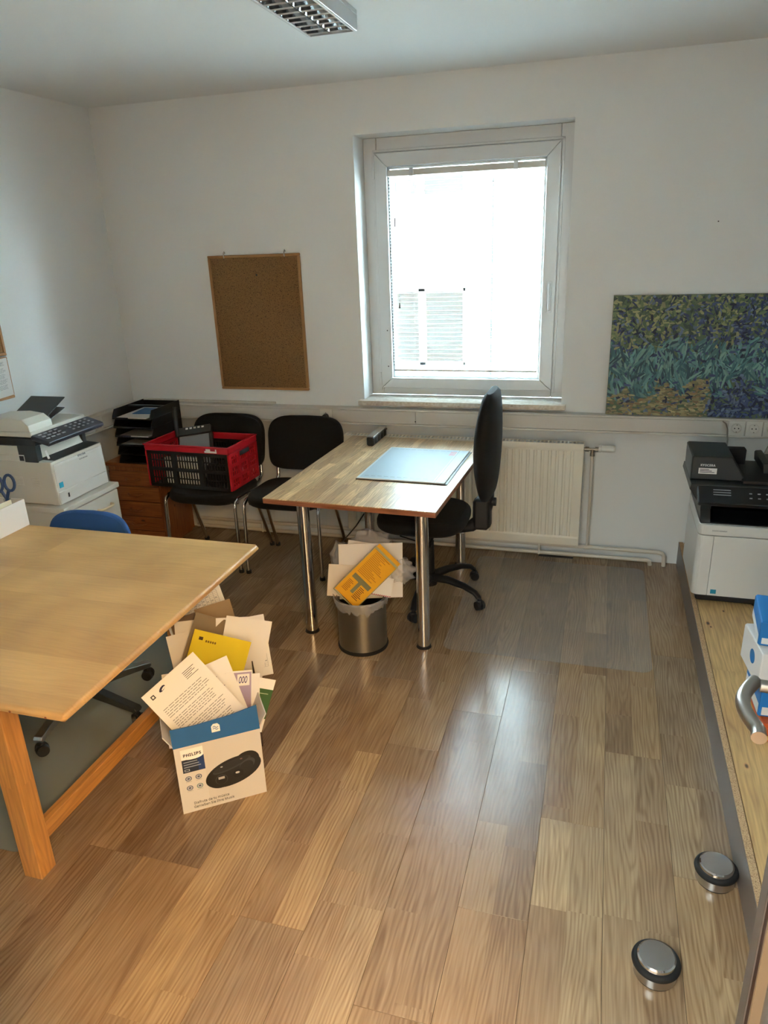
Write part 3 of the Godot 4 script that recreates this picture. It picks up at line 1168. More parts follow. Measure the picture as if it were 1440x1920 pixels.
	b = MB.new()
	b.xf = Transform3D(Basis(), -R.position)
	b.tube([Vector3(3.005, 0.66, 0.1), Vector3(3.005, 0.6, 0.098), Vector3(3.008, 0.15, 0.05), Vector3(3.008, 0.096, 0.046)], 0.0085, 10)
	part("riser", b, M.pipe, R)
	b = MB.new()
	b.xf = o
	b.cyl(Vector3(2.99, 0.082, 0.045), Vector3(3.026, 0.082, 0.045), 0.0145, -1.0, 12)
	part("joint_sleeve", b, M.pipe, P)
	P = thing("heating_pipe", "lower cream heating pipe just above the floor along the wall base", "pipe", Vector3(2.0, 0.0, 0.05))
	b = MB.new()
	b.xf = o
	b.tube([Vector3(0.4, 0.03, 0.052), Vector3(3.345, 0.03, 0.052), Vector3(3.362, 0.024, 0.052), Vector3(3.368, 0.0, 0.052)], 0.012, 12)
	part("pipe_run", b, M.pipe, P)
	for x in [0.9, 1.7, 2.73]:
		b = MB.new()
		b.xf = o
		b.bx(x - 0.006, x + 0.006, 0.018, 0.096, 0.0, 0.066, 0.002)
		part("pipe_clamp", b, M.pipe, P)
	b = MB.new()
	b.cyl(Vector3(3.53, 1.86, 0.0), Vector3(3.53, 1.86, 0.006), 0.003, -1.0, 8)
	solid("wall_nail", b, M.charcoal, "single small nail left in the bare wall above the canvas", "nail")

# ------------------------------------------------------------------ the corner by the side wall
func build_left_corner() -> void:
	var d := thing("drawer_unit", "small reddish pine drawer unit in the room corner under the black trays", "drawers", Vector3(0.205, 0.0, 0.24))
	var b := MB.new()
	b.bx(-0.182, 0.182, 0.02, 0.545, -0.17, 0.160, 0.003, 1)
	part("carcass", b, M.drawer_wood, d)
	b = MB.new()
	b.bx(-0.188, 0.188, 0.545, 0.57, -0.175, 0.178, 0.004, 0)
	part("top_board", b, M.drawer_wood, d)
	b = MB.new()
	b.bx(-0.17, 0.17, 0.0, 0.02, -0.16, 0.14, 0.002, 0)
	part("plinth", b, M.drawer_wood, d)
	var ys := [0.03, 0.115, 0.212, 0.314, 0.416, 0.518]
	for k in 5:
		b = MB.new()
		b.bx(-0.176, 0.176, ys[k] + 0.002, ys[k + 1] - 0.002, 0.160, 0.174, 0.003, 0, Vector2(k * 0.37, k * 0.11))
		var f := part("drawer", b, M.drawer_wood, d)
		var yc: float = (ys[k] + ys[k + 1]) * 0.5
		b = MB.new()
		b.tube([Vector3(-0.05, yc, 0.172), Vector3(-0.042, yc, 0.188), Vector3(-0.025, yc - 0.004, 0.194), Vector3(0.025, yc - 0.004, 0.194), Vector3(0.042, yc, 0.188), Vector3(0.05, yc, 0.172)], 0.007, 8)
		part("handle", b, M.drawer_wood, f)
	# stacked letter trays
	var names := ["topmost black letter tray holding loose papers, in the corner stack", "second black letter tray from the top of the corner stack", "third black letter tray from the top of the corner stack", "fourth black letter tray from the top of the corner stack", "fifth black letter tray from the top of the corner stack", "lowest black letter tray, resting on the pine drawer unit"]
	for k in 6:
		var t := thing("letter_tray", names[5 - k], "tray", Vector3(0.265, 0.571 + k * 0.0567, 0.25), 0.0, "black letter trays in the corner")
		var hh := 0.056
		b = MB.new()
		b.bx(-0.132, 0.132, 0.0, 0.003, -0.172, 0.172)
		part("tray_floor", b, M.black, t)
		for s in [-1, 1]:
			b = MB.new()
			var poly := PackedVector2Array([Vector2(-0.172, 0.0), Vector2(0.172, 0.0), Vector2(0.165, 0.02), Vector2(0.14, hh), Vector2(-0.172, hh)])
			b.xf = Transform3D(Basis(Vector3(0, 0, 1), Vector3.UP, Vector3(-1, 0, 0)), Vector3(s * 0.133, 0, 0))
			b.prism(poly, -0.0025, 0.0025)
			part("tray_side", b, M.black, t)
		b = MB.new()
		b.bx(-0.132, 0.132, 0.0, hh * (0.95 if k < 5 else 0.9), -0.175, -0.171)
		if k == 5:
			b.bx(-0.132, 0.132, 0.044, 0.054, -0.02, 0.0)
		part("tray_back", b, M.black, t)
		b = MB.new()
		b.bx(-0.132, -0.02 if k % 2 else 0.132, 0.0, 0.012, 0.170, 0.174, 0.001)
		part("tray_lip", b, M.black_gloss, t)
		if k in [2, 3, 5]:
			b = MB.new()
			b.bx(-0.108, 0.102, 0.0, 0.006, -0.13, 0.165, 0.001)
			var pp := solid("paper_stack", b, M.paper if k == 5 else M.paper_grey, ["thin grey paper stack inside the fourth tray from the top", "thin grey paper stack inside the third tray from the top", "", "white paper stack lying in the topmost black tray"][k - 2], "paper")
			pp.position = t.position + Vector3(0, 0.0035 if k < 5 else 0.005, 0)
	b = MB.new()
	b.bx(-0.085, 0.09, 0.0, 0.004, -0.1, 0.06, 0.001)
	var bl := solid("brochure", b, M.navy, "dark blue brochure lying on the papers in the topmost tray", "brochure")
	bl.position = Vector3(0.285, 0.571 + 5 * 0.0567 + 0.0115, 0.25)
	bl.rotation.y = 0.1
	# beige pedestal
	var p := thing("printer_pedestal", "beige metal pedestal cabinet carrying the beige printer", "cabinet", Vector3(0.33, 0.0, 1.21), PI / 2)
	b = MB.new()
	b.bx(-0.215, 0.215, 0.0, 0.625, -0.2, 0.185, 0.004)
	part("carcass", b, M.beige, p)
	b = MB.new()
	b.bx(-0.222, 0.222, 0.625, 0.653, -0.205, 0.212, 0.004)
	part("top_board", b, M.beige, p)
	for k in 2:
		b = MB.new()
		b.bx(-0.212, 0.212, 0.03 + k * 0.36, 0.385 + k * 0.232, 0.185, 0.203, 0.003)
		var dr := part("drawer", b, M.beige, p)
		var yy := 0.555 - k * 0.2
		b = MB.new()
		b.tube([Vector3(0.03, yy, 0.2), Vector3(0.035, yy, 0.222), Vector3(0.05, yy, 0.23), Vector3(0.12, yy, 0.23), Vector3(0.135, yy, 0.222), Vector3(0.14, yy, 0.2)], 0.007, 8)
		part("handle", b, mat(rgb(226, 214, 176), 0.4), dr)
	# beige multifunction printer facing the room
	var q := thing("laser_printer", "beige laser printer with dark control panel, standing on the beige pedestal", "printer", Vector3(0.295, 0.655, 1.21), PI / 2)
	side_prism(q, "casing", [Vector2(-0.2, 0.004), Vector2(0.205, 0.004), Vector2(0.205, 0.075), Vector2(0.2, 0.224), Vector2(0.11, 0.228), Vector2(0.075, 0.3), Vector2(-0.2, 0.3)], -0.195, 0.195, M.beige, 0.006)
	b = MB.new()
	b.box(Vector3(0, 0.112, 0.203), Vector3(0.372, 0.2, 0.008), 0.004)
	b.xf = Transform3D(Basis(), Vector3())
	var door := part("front_door", b, M.white_case, q)
	b = MB.new()
	b.bx(-0.168, 0.168, 0.196, 0.199, 0.206, 0.2085)
	part("door_ridge", b, M.white_case, door)
	b = MB.new()
	b.bx(-0.188, 0.188, 0.005, 0.07, 0.203, 0.2105, 0.004)
	var cas := part("paper_drawer", b, M.white_case, q)
	b = MB.new()
	b.bx(-0.13, -0.12, 0.028, 0.05, 0.2105, 0.2115)
	part("level_gauge", b, M.dark_hole, cas)
	b = MB.new()
	b.bx(-0.174, -0.146, 0.088, 0.115, 0.207, 0.2085)
	part("energy_sticker", b, M.energy_blue, door)
	words("KYOCERA", 0.010, M.ink, door, Transform3D(Basis(), Vector3(0.02, 0.207, 0.2072)), "lettering", true)
	words("ECOSYS M2535dn", 0.006, M.ink, door, Transform3D(Basis(), Vector3(0.03, 0.187, 0.2072)))
	side_prism(q, "output_well", [Vector2(0.195, 0.2255), Vector2(0.1, 0.231), Vector2(0.07, 0.29), Vector2(0.06, 0.29), Vector2(0.06, 0.2245)], -0.16, 0.19, M.black, 0.0)
	b = MB.new()
	b.bx(-0.197, -0.16, 0.22, 0.31, 0.02, 0.13, 0.003)
	part("scanner_post", b, M.charcoal, q)
	b = MB.new()
	b.bx(0.165, 0.195, 0.22, 0.31, 0.02, 0.11, 0.003)
	part("scanner_post", b, M.charcoal, q)
	b = MB.new()
	b.xf = Transform3D(Basis(Vector3.BACK, 0.3), Vector3(-0.15, 0.25, 0.15))
	b.box(Vector3(), Vector3(0.014, 0.05, 0.001), 0.0)
	part("note_strip", b, M.paper, q)
	b = MB.new()
	b.bx(-0.2, 0.2, 0.302, 0.345, -0.2, 0.135, 0.006)
	part("scanner_bed", b, M.black_gloss, q)
	# tilted control panel
	var cp := Node3D.new()
	b = MB.new()
	var pxf := Transform3D(Basis(Vector3.RIGHT, 0.28), Vector3(0.0, 0.335, 0.175))
	b.xf = pxf
	b.box(Vector3(0.0, 0.0, 0.0), Vector3(0.42, 0.026, 0.11), 0.008)
	var pan := part("control_panel", b, M.panel_dark, q)
	cp.free()
	for i in 10:
		for j in 3:
			if i in [4]:
				continue
			b = MB.new()
			b.xf = pxf
			b.box(Vector3(-0.175 + i * 0.037, 0.0145, -0.028 + j * 0.024), Vector3(0.022 if i < 4 else 0.015, 0.003, 0.009), 0.001)
			part("key", b, M.grey_key, pan)
	b = MB.new()
	b.xf = pxf
	b.box(Vector3(-0.03, 0.0145, -0.012), Vector3(0.07, 0.002, 0.03), 0.001)
	part("display", b, M.black_gloss, pan)
	b = MB.new()
	b.bx(-0.2, 0.2, 0.346, 0.374, -0.2, 0.125, 0.006)
	part("scanner_lid", b, M.beige, q)
	side_prism(q, "feeder_cover", [Vector2(-0.16, 0.372), Vector2(0.12, 0.372), Vector2(0.115, 0.405), Vector2(0.08, 0.432), Vector2(0.0, 0.442), Vector2(-0.12, 0.436), Vector2(-0.16, 0.41)], -0.2, -0.035, M.beige, 0.006)
	b = MB.new()
	b.xf = Transform3D(Basis(Vector3.BACK, 0.42), Vector3(0.035, 0.418, -0.02))
	b.box(Vector3(0.02, 0.02, 0.0), Vector3(0.17, 0.006, 0.21), 0.002)
	b.box(Vector3(-0.055, -0.005, 0.0), Vector3(0.03, 0.05, 0.2), 0.004)
	part("feeder_tray", b, M.charcoal, q)
	b = MB.new()
	b.xf = Transform3D(Basis(Vector3.BACK, 0.30), Vector3(0.04, 0.398, -0.02))
	b.box(Vector3(0.03, 0.0, 0.0), Vector3(0.12, 0.005, 0.18), 0.002)
	part("feeder_tray", b, M.charcoal, q)
	for k in 6:
		for z in [0.07, -0.03]:
			b = MB.new()
			b.bx(-0.1975, -0.1945, 0.10 + k * 0.008, 0.104 + k * 0.008, z, z + 0.047, 0.001)
			part("vent_rib", b, M.beige, q)
	b = MB.new()
	b.bx(-0.198, -0.194, 0.252, 0.258, -0.105, 0.055, 0.0015)
	b.bx(-0.198, -0.194, 0.222, 0.228, -0.105, 0.055, 0.0015)
	b.bx(-0.198, -0.194, 0.228, 0.252, -0.105, -0.099, 0.0015)
	b.bx(-0.198, -0.194, 0.228, 0.252, 0.049, 0.055, 0.0015)
	part("grip_rim", b, M.beige, q)
	b = MB.new()
	b.bx(-0.1975, -0.1945, 0.006, 0.228, 0.1665, 0.2, 0.0015)
	part("front_corner", b, M.beige, q)

# a profile in the local zy plane, extruded along x
func side_prism(parent: Node3D, called: String, prof: Array, x0: float, x1: float, m: Material, bev: float) -> MeshInstance3D:
	var b := MB.new()
	var poly := PackedVector2Array()
	for p in prof:
		poly.append(p)
	b.xf = Transform3D(Basis(Vector3(0, 0, 1), Vector3.UP, Vector3(-1, 0, 0)), Vector3())
	b.prism(poly, -x1, -x0, bev)
	return part(called, b, m, parent)

# ------------------------------------------------------------------ visitor chairs and the crate
func visitor_chair(at: Vector3, turn: float, label: String) -> void:
	var c := thing("visitor_chair", label, "chair", at, turn, "black visitor chairs by the back wall")
	var rings := []
	for k in 9:
		var t := k / 8.0
		var y := 0.425 + 0.06 * t
		var e := 1.0 - 0.09 * pow(absf(t * 2.0 - 1.0), 3.0)
		var ring := []
		for s in 40:
			var a := TAU * s / 40
			var cx := signf(cos(a)) * pow(absf(cos(a)), 0.5)
			var cz := signf(sin(a)) * pow(absf(sin(a)), 0.5)
			ring.append(Vector3(cx * 0.235 * e, y - (0.012 if cz > 0.6 else 0.0) * cz, cz * 0.21 * e + 0.02))
		rings.append(ring)
	var b := MB.new()
	b.loft(rings)
	part("seat", b, M.black_cloth, c)
	# backrest with an arched top, curved round the sitter
	rings = []
	for k in 9:
		var t := k / 8.0 * 2.0 - 1.0
		var e := 1.0 - 0.05 * pow(absf(t), 3.0)
		var ring := []
		for s in 48:
			var a := TAU * s / 48
			var cx := signf(cos(a)) * pow(absf(cos(a)), 0.42)
			var sy := sin(a)
			var yy := signf(sy) * pow(absf(sy), 0.62 if sy > 0.0 else 0.36)
			var x := cx * (0.245 + 0.006 * yy) * e
			ring.append(Vector3(x, 0.685 + yy * 0.165 * e, -0.235 - 0.05 * (yy * 0.5 + 0.5) + 0.5 * x * x + t * 0.019))
		rings.append(ring)
	b = MB.new()
	b.loft(rings)
	part("backrest", b, M.black_cloth, c)
	for s in [-1, 1]:
		b = MB.new()
		b.tube([Vector3(s * 0.235, 0.012, 0.215), Vector3(s * 0.233, 0.2, 0.208), Vector3(s * 0.23, 0.40, 0.2), Vector3(s * 0.23, 0.43, 0.19), Vector3(s * 0.23, 0.445, 0.16), Vector3(s * 0.23, 0.44, 0.05), Vector3(s * 0.23, 0.43, -0.1)], 0.0135, 10, true, 0.7)
		part("leg", b, M.chrome, c)
		b = MB.new()
		b.tube([Vector3(s * 0.238, 0.012, -0.215), Vector3(s * 0.235, 0.2, -0.14), Vector3(s * 0.225, 0.42, -0.05)], 0.0135, 10, true, 0.7)
		part("leg", b, M.chrome, c)
		b = MB.new()
		b.tube([Vector3(s * 0.2, 0.43, -0.1), Vector3(s * 0.2, 0.44, -0.19), Vector3(s * 0.2, 0.47, -0.235), Vector3(s * 0.2, 0.55, -0.24), Vector3(s * 0.2, 0.68, -0.25)], 0.011, 10)
		part("back_tube", b, M.chrome, c)
		for z in [0.215, -0.215]:
			b = MB.new()
			var x: float = s * (0.235 if z > 0 else 0.238)
			b.cyl(Vector3(x, 0.0, z), Vector3(x, 0.02, z), 0.016, 0.015, 12)
			part("foot_cap", b, M.rubber, c)
	for z in [0.14, -0.1]:
		b = MB.new()
		b.cyl(Vector3(-0.225, 0.415, z), Vector3(0.225, 0.415, z), 0.009, -1.0, 10)
		part("cross_tube", b, M.chrome, c)

func build_visitor_chairs() -> void:
	visitor_chair(Vector3(0.80, 0, 0.43), 0.0, "black padded visitor chair with chrome legs carrying the red crate")
	visitor_chair(Vector3(1.318, 0, 0.43), 0.0, "empty black padded visitor chair with chrome legs, beside the window desk")
	var c := thing("folding_crate", "red and black folding plastic crate standing on a visitor chair", "crate", Vector3(0.735, 0.488, 0.425), -0.045)
	var W := 0.285
	var D := 0.17
	var H := 0.268
	var b := MB.new()
	b.bx(-W + 0.01, W - 0.01, 0.0, 0.012, -D + 0.01, D - 0.01, 0.003)
	part("crate_base", b, M.black, c)
	b = MB.new()
	b.bx(-W, W, H - 0.042, H, D - 0.012, D, 0.004)
	b.bx(-W, W, H - 0.042, H, -D, -D + 0.012, 0.004)
	b.bx(-W, -W + 0.012, H - 0.042, H, -D, D, 0.004)
	b.bx(W - 0.012, W, H - 0.042, H, -D, D, 0.004)
	b.bx(-W - 0.006, W + 0.006, H - 0.008, H, D - 0.004, D + 0.006, 0.003)
	b.bx(W - 0.004, W + 0.006, H - 0.008, H, -D, D, 0.003)
	part("rim", b, M.red, c)
	for s in [-1, 1]:
		b = MB.new()
		lattice(b, 2.0 * W - 0.03, H - 0.05, 3, 2, 9)
		var o := part("long_panel", b, M.black, c)
		o.position = Vector3(0, 0.006, s * (D - 0.008))
		b = MB.new()
		lattice(b, 2.0 * D - 0.03, H - 0.05, 3, 3, 4)
		o = part("end_panel", b, M.red, c)
		o.position = Vector3(s * (W - 0.006), 0.006, 0)
		o.rotation.y = PI / 2
	b = MB.new()
	b.bx(W + 0.0055, W + 0.0075, H - 0.075, H - 0.048, -0.055, 0.055, 0.003)
	part("grip_hole", b, M.dark_hole, c)
	b = MB.new()
	b.bx(0.13, 0.21, H - 0.035, H - 0.012, D, D + 0.0012)
	part("sticker", b, M.page8, c)
	# paper trimmer and boxes inside the crate
	var t := thing("paper_trimmer", "grey paper trimmer with black head leaning out of the red crate", "trimmer", Vector3(0.72, 0.505, 0.50))
	t.rotation = Vector3(-0.62, 0.2, 0.14)
	b = MB.new()
	b.bx(-0.095, 0.095, 0.02, 0.31, -0.012, 0.012, 0.004)
	part("base_plate", b, mat(rgb(136, 140, 144), 0.4), t)
	b = MB.new()
	b.bx(-0.1, 0.112, 0.30, 0.355, -0.016, 0.03, 0.008)
	part("head", b, M.charcoal, t)
	b = MB.new()
	b.bx(0.095, 0.115, 0.02, 0.31, -0.014, 0.02, 0.004)
	part("cutter_rail", b, M.charcoal, t)
	b = MB.new()
	b.tube([Vector3(-0.098, 0.3, 0.02), Vector3(-0.102, 0.37, 0.035), Vector3(-0.098, 0.43, 0.055), Vector3(-0.09, 0.475, 0.075)], [0.012, 0.014, 0.015, 0.012], 10)
	part("cutter_arm", b, M.black, t)
	for k in 5:
		b = MB.new()
		b.bx(-0.045 + k * 0.025, -0.03 + k * 0.025, 0.335, 0.345, 0.03, 0.032)
		part("scale_mark", b, M.ink_white, t)
	b = MB.new()
	b.box(Vector3(0.66, 0.585, 0.535), Vector3(0.22, 0.16, 0.03), 0.003)
	solid("carton", b, M.paper, "white carton standing inside the red crate behind its black lattice", "carton")
	b = MB.new()
	b.box(Vector3(0.88, 0.56, 0.45), Vector3(0.16, 0.11, 0.14), 0.004)
	solid("black_carton", b, M.black, "black carton inside the red crate beside the trimmer", "carton")

# an upright panel with rows of slots between posts, standing on y = 0
func lattice(b: MB, w: float, h: float, bays: int, rows: int, bars: int) -> void:
	var th := 0.010
	var bw := w / bays
	for k in bays + 1:
		b.box(Vector3(-w * 0.5 + k * bw, h * 0.5, 0), Vector3(0.026, h, th), 0.001)
	for k in rows + 1:
		b.box(Vector3(0, k * h / rows + (0.008 if k == 0 else (-0.008 if k == rows else 0.0)), 0), Vector3(w, 0.02, th), 0.001)
	for k in bays:
		for j in bars:
			b.box(Vector3(-w * 0.5 + k * bw + (j + 1) * bw / (bars + 1), h * 0.5, 0), Vector3(0.0055, h, th * 0.6), 0.0)
	for k in rows:
		b.box(Vector3(0, (k + 0.5) * h / rows, 0), Vector3(w, 0.006, th * 0.6), 0.0)

# ------------------------------------------------------------------ desk under the window
func build_desk() -> void:
	var d := thing("work_desk", "butcher-block desk on chrome tube legs, standing against the radiator", "desk", Vector3(2.0005, 0, 0.753), -0.042)
	var W := 0.825
	var L := 1.166
	var b := MB.new()
	b.bx(-W / 2, W / 2, 0.711, 0.734, -L / 2, L / 2, 0.002, 0)
	var top := part("tabletop", b, M.stave_edge, d)
	var rows := 20
	var sw := W / rows
	for k in rows:
		var z := -L / 2
		while z < L / 2 - 0.001:
			var l := rng.randf_range(0.18, 0.5)
			if z + l > L / 2 - 0.1:
				l = L / 2 - z
			b = MB.new()
			var x0 := -W / 2 + k * sw
			var row := rng.randi() % 12
			var u0 := rng.randf()
			var S := 1024.0 / 700.0
			var g := 0.00025
			var u1 := u0 + l / S
			var v0 := (row + 0.06) / 12.0
			var v1 := (row + 0.94) / 12.0
			var A := Vector3(x0 + g, 0.7375, z + g)
			var B := Vector3(x0 + sw - g, 0.7375, z + g)
			var C := Vector3(x0 + sw - g, 0.7375, z + l - g)
			var D := Vector3(x0 + g, 0.7375, z + l - g)
			var ua := Vector2(u0, v0)
			var ub := Vector2(u0, v1)
			var uc := Vector2(u1, v1)
			var ud := Vector2(u1, v0)
			b.quad(A, B, C, D, Vector3.UP, ua, ub, uc, ud)
			var dn := Vector3(0, -0.0035, 0)
			b.quad(A, D, D + dn, A + dn, Vector3.LEFT, ua, ud, ud, ua)
			b.quad(B, C, C + dn, B + dn, Vector3.RIGHT, ub, uc, uc, ub)
			b.quad(A, B, B + dn, A + dn, Vector3.FORWARD, ua, ub, ub, ua)
			b.quad(D, C, C + dn, D + dn, Vector3.BACK, ud, uc, uc, ud)
			part("stave", b, M.staves[rng.randi() % 3], top)
			z += l
	var inv := d.transform.affine_inverse()
	for w in [Vector3(1.712, 0, 1.205), Vector3(2.295, 0, 1.228), Vector3(2.290, 0, 0.265), Vector3(1.735, 0, 0.285)]:
		var p: Vector3 = inv * w
		b = MB.new()
		b.cyl(p + Vector3(0, 0.012, 0), p + Vector3(0, 0.706, 0), 0.03, -1.0, 36)
		b.cyl(p + Vector3(0, 0.703, 0), p + Vector3(0, 0.711, 0), 0.055, -1.0, 28)
		var lg := part("leg", b, M.chrome, d)
		b = MB.new()
		b.cyl(p, p + Vector3(0, 0.013, 0), 0.036, 0.032, 32)
		part("foot", b, M.rubber, lg)
	# desk pad
	var pd := thing("desk_pad", "pale blue paper desk pad with dark backing on the butcher-block desk", "desk pad", Vector3(2.135, 0.7378, 0.69), -0.03)
	b = MB.new()
	b.bx(-0.225, 0.235, 0.0, 0.003, -0.285, 0.29, 0.001)
	part("backing", b, M.black, pd)
	b = MB.new()
	b.bx(-0.222, 0.222, 0.003, 0.0075, -0.285, 0.284)
	part("pad_edge", b, M.paper, pd)
	b = MB.new()
	b.quad(Vector3(-0.222, 0.0078, -0.285), Vector3(0.222, 0.0078, -0.285), Vector3(0.222, 0.0078, 0.284), Vector3(-0.222, 0.0078, 0.284), Vector3.UP, Vector2(0, 0), Vector2(1, 0), Vector2(1, 1), Vector2(0, 1))
	var im := Image.create(320, 400, false, Image.FORMAT_RGB8)
	im.fill(rgb(196, 212, 222))
	im.fill_rect(Rect2i(8, 8, 268, 384), rgb(168, 192, 208))
	im.fill_rect(Rect2i(282, 0, 2, 400), rgb(120, 140, 150))
	for k in 10:
		im.fill_rect(Rect2i(20 + k * 24, 368, 16, 3), rgb(110, 126, 140))
		im.fill_rect(Rect2i(20 + k * 24, 20, 18, 3), rgb(120, 138, 152))
	for k in 4:
		im.fill_rect(Rect2i(254, 24 + k * 14, 24, 7), rgb(200, 90, 100))
	part("top_sheet", b, textured(tex(im), 0.45), pd)
	# socket block
	var ps := thing("socket_block", "silver and black desktop power strip at the far left of the desk", "power strip", Vector3(1.792, 0.7378, 0.25), -0.02)
	b = MB.new()
	b.bx(-0.022, 0.022, 0.0, 0.052, -0.125, 0.125, 0.008)
	var body := part("strip_body", b, M.charcoal, ps)
	b = MB.new()
	b.bx(-0.023, 0.023, 0.050, 0.057, -0.124, 0.122, 0.003)
	part("strip_cover", b, M.steel, ps)
	for k in 4:
		b = MB.new()
		b.cyl(Vector3(0.0215, 0.026, -0.085 + k * 0.056), Vector3(0.0226, 0.026, -0.085 + k * 0.056), 0.019, -1.0, 20)
		part("outlet", b, M.dark_hole, body)
	b = MB.new()
	b.tube([Vector3(1.80, 0.765, 0.12), Vector3(1.81, 0.775, 0.105), Vector3(1.80, 0.765, 0.155), Vector3(1.79, 0.6, 0.155), Vector3(1.77, 0.4, 0.2), Vector3(1.66, 0.22, 0.32), Vector3(1.56, 0.10, 0.40), Vector3(1.54, 0.006, 0.46), Vector3(1.62, 0.006, 0.5), Vector3(1.74, 0.006, 0.4)], 0.004, 8)
	solid("power_cable", b, M.black, "black power cable hanging behind the desk down to the floor", "cable")
	b = MB.new()
	b.tube([Vector3(1.95, 0.31, 0.16), Vector3(1.885, 0.28, 0.17), Vector3(1.87, 0.2, 0.18), Vector3(1.90, 0.12, 0.19), Vector3(2.0, 0.1, 0.2), Vector3(2.06, 0.13, 0.18)], 0.004, 8)
	solid("loose_cable", b, M.black, "short black cable looping below the radiator behind the desk", "cable")
	# floor protection mat
	var m := thing("floor_mat", "clear plastic chair mat on the laminate by the radiator", "mat", Vector3(2.855, 0.0, 0.675))
	part("mat_sheet", rounded_slab(0.475, 0.555, 0.05, 0.0025), M.mat_plastic, m)

func rounded_slab(hw: float, hd: float, r: float, t: float) -> MB:
	var b := MB.new()
	var poly := PackedVector2Array()
	for c in [[1, 1, 0.0], [-1, 1, PI / 2], [-1, -1, PI], [1, -1, PI * 1.5]]:
		for k in 7:
			var a: float = c[2] + PI / 2 * k / 6.0
			poly.append(Vector2(c[0] * (hw - r) + cos(a) * r, c[1] * (hd - r) + sin(a) * r))
	b.xf = Transform3D(Basis(Vector3.RIGHT, Vector3.FORWARD, Vector3.UP), Vector3())
	b.prism(poly, 0.0005, t)
	return b

func caster(parent: Node3D, p: Vector3, ang: float) -> void:
	var b := MB.new()
	var ax := Vector3(-sin(ang), 0, cos(ang))
	for s in [-1, 1]:
		b.cyl(p + ax * 0.006 * s + Vector3(0, 0.026, 0), p + ax * 0.022 * s + Vector3(0, 0.026, 0), 0.026, 0.023, 18)
	b.cyl(p + Vector3(0, 0.026, 0), p + Vector3(0, 0.075, 0), 0.008, -1.0, 10)
	b.box(p + Vector3(0, 0.045, 0), Vector3(0.03, 0.03, 0.03), 0.008)
	part("caster", b, M.black, parent)

func build_office_chair() -> void:
	var c := thing("office_chair", "black swivel office chair with tall padded back, pushed up to the butcher-block desk", "chair", Vector3(2.20, 0.0028, 0.70))
	var b := MB.new()
	for k in 5:
		var a := deg_to_rad([92.0, 21.0, -49.0, -122.0, 164.0][k])
		var d := Vector3(cos(a), 0, sin(a))
		b = MB.new()
		b.tube([d * 0.03 + Vector3(0, 0.115, 0), d * 0.12 + Vector3(0, 0.122, 0), d * 0.22 + Vector3(0, 0.112, 0), d * 0.285 + Vector3(0, 0.092, 0), d * 0.312 + Vector3(0, 0.066, 0)], [0.03, 0.026, 0.021, 0.018, 0.016], 10, true, 0.75)
		part("base_arm", b, M.black, c)
		caster(c, d * 0.315, a + 0.5)
	b = MB.new()
	b.cyl(Vector3(0, 0.07, 0), Vector3(0, 0.15, 0), 0.042, 0.036, 20)
	b.cyl(Vector3(0, 0.15, 0), Vector3(0, 0.32, 0), 0.03, 0.028, 20)
	b.cyl(Vector3(0, 0.32, 0), Vector3(0, 0.40, 0), 0.018, -1.0, 16)
	part("gas_lift", b, M.black, c)
	b = MB.new()
	b.box(Vector3(0.02, 0.405, 0), Vector3(0.2, 0.045, 0.13), 0.012)
	b.cyl(Vector3(0.05, 0.40, 0.06), Vector3(0.05, 0.385, 0.2), 0.008, -1.0, 8)
	b.box(Vector3(0.05, 0.383, 0.21), Vector3(0.03, 0.02, 0.05), 0.008)
	part("mechanism", b, M.black, c)
	var rings := []
	for k in 9:
		var t := k / 8.0
		var e := 1.0 - 0.1 * pow(absf(t * 2.0 - 1.0), 3.0)
		var ring := []
		for s in 40:
			var a := TAU * s / 40
			var cx := signf(cos(a)) * pow(absf(cos(a)), 0.6)
			var cz := signf(sin(a)) * pow(absf(sin(a)), 0.6)
			ring.append(Vector3(cx * 0.235 * e - 0.02, 0.425 + 0.075 * t, cz * 0.23 * e))
		rings.append(ring)
	b = MB.new()
	b.loft(rings)
	part("seat", b, M.black_cloth, c)
	# back, standing on the window-desk chair's right-hand side, wide along z
	rings = []
	for k in 25:
		var t := k / 24.0
		var y := 0.60 + 0.535 * t
		var hw := 0.23 * pow(clampf(sin(PI * clampf(0.10 + t * 0.82, 0.0, 1.0)), 0.0, 1.0), 0.36)
		var th := 0.056 * pow(sin(PI * clampf(0.06 + t * 0.86, 0.0, 1.0)), 0.5)
		if k == 0 or k == 24:
			hw *= 0.8
			th *= 0.6
		var cx := 0.318 + 0.01 * t - 0.01 * sin(t * PI)
		var ring := []
		for s in 32:
			var a := TAU * s / 32
			var ux := signf(cos(a)) * pow(absf(cos(a)), 0.75)
			var uz := signf(sin(a)) * pow(absf(sin(a)), 0.75)
			ring.append(Vector3(cx + ux * th - 0.12 * pow(uz * hw, 2.0), y, uz * hw))
		rings.append(ring)
	b = MB.new()
	b.loft(rings)
	part("backrest", b, M.black_cloth, c)
	b = MB.new()
	b.tube([Vector3(0.06, 0.40, 0), Vector3(0.16, 0.405, 0), Vector3(0.23, 0.425, 0), Vector3(0.285, 0.47, 0), Vector3(0.31, 0.56, 0), Vector3(0.32, 0.68, 0)], [0.026, 0.026, 0.032, 0.036, 0.034, 0.026], 12)
	b.box(Vector3(0.285, 0.50, 0.0), Vector3(0.09, 0.17, 0.09), 0.02)
	part("back_bracket", b, M.black, c)
	b = MB.new()
	b.cyl(Vector3(0.31, 0.565, 0.0), Vector3(0.355, 0.565, 0.0), 0.022, -1.0, 14)
	part("knob", b, M.black, c)

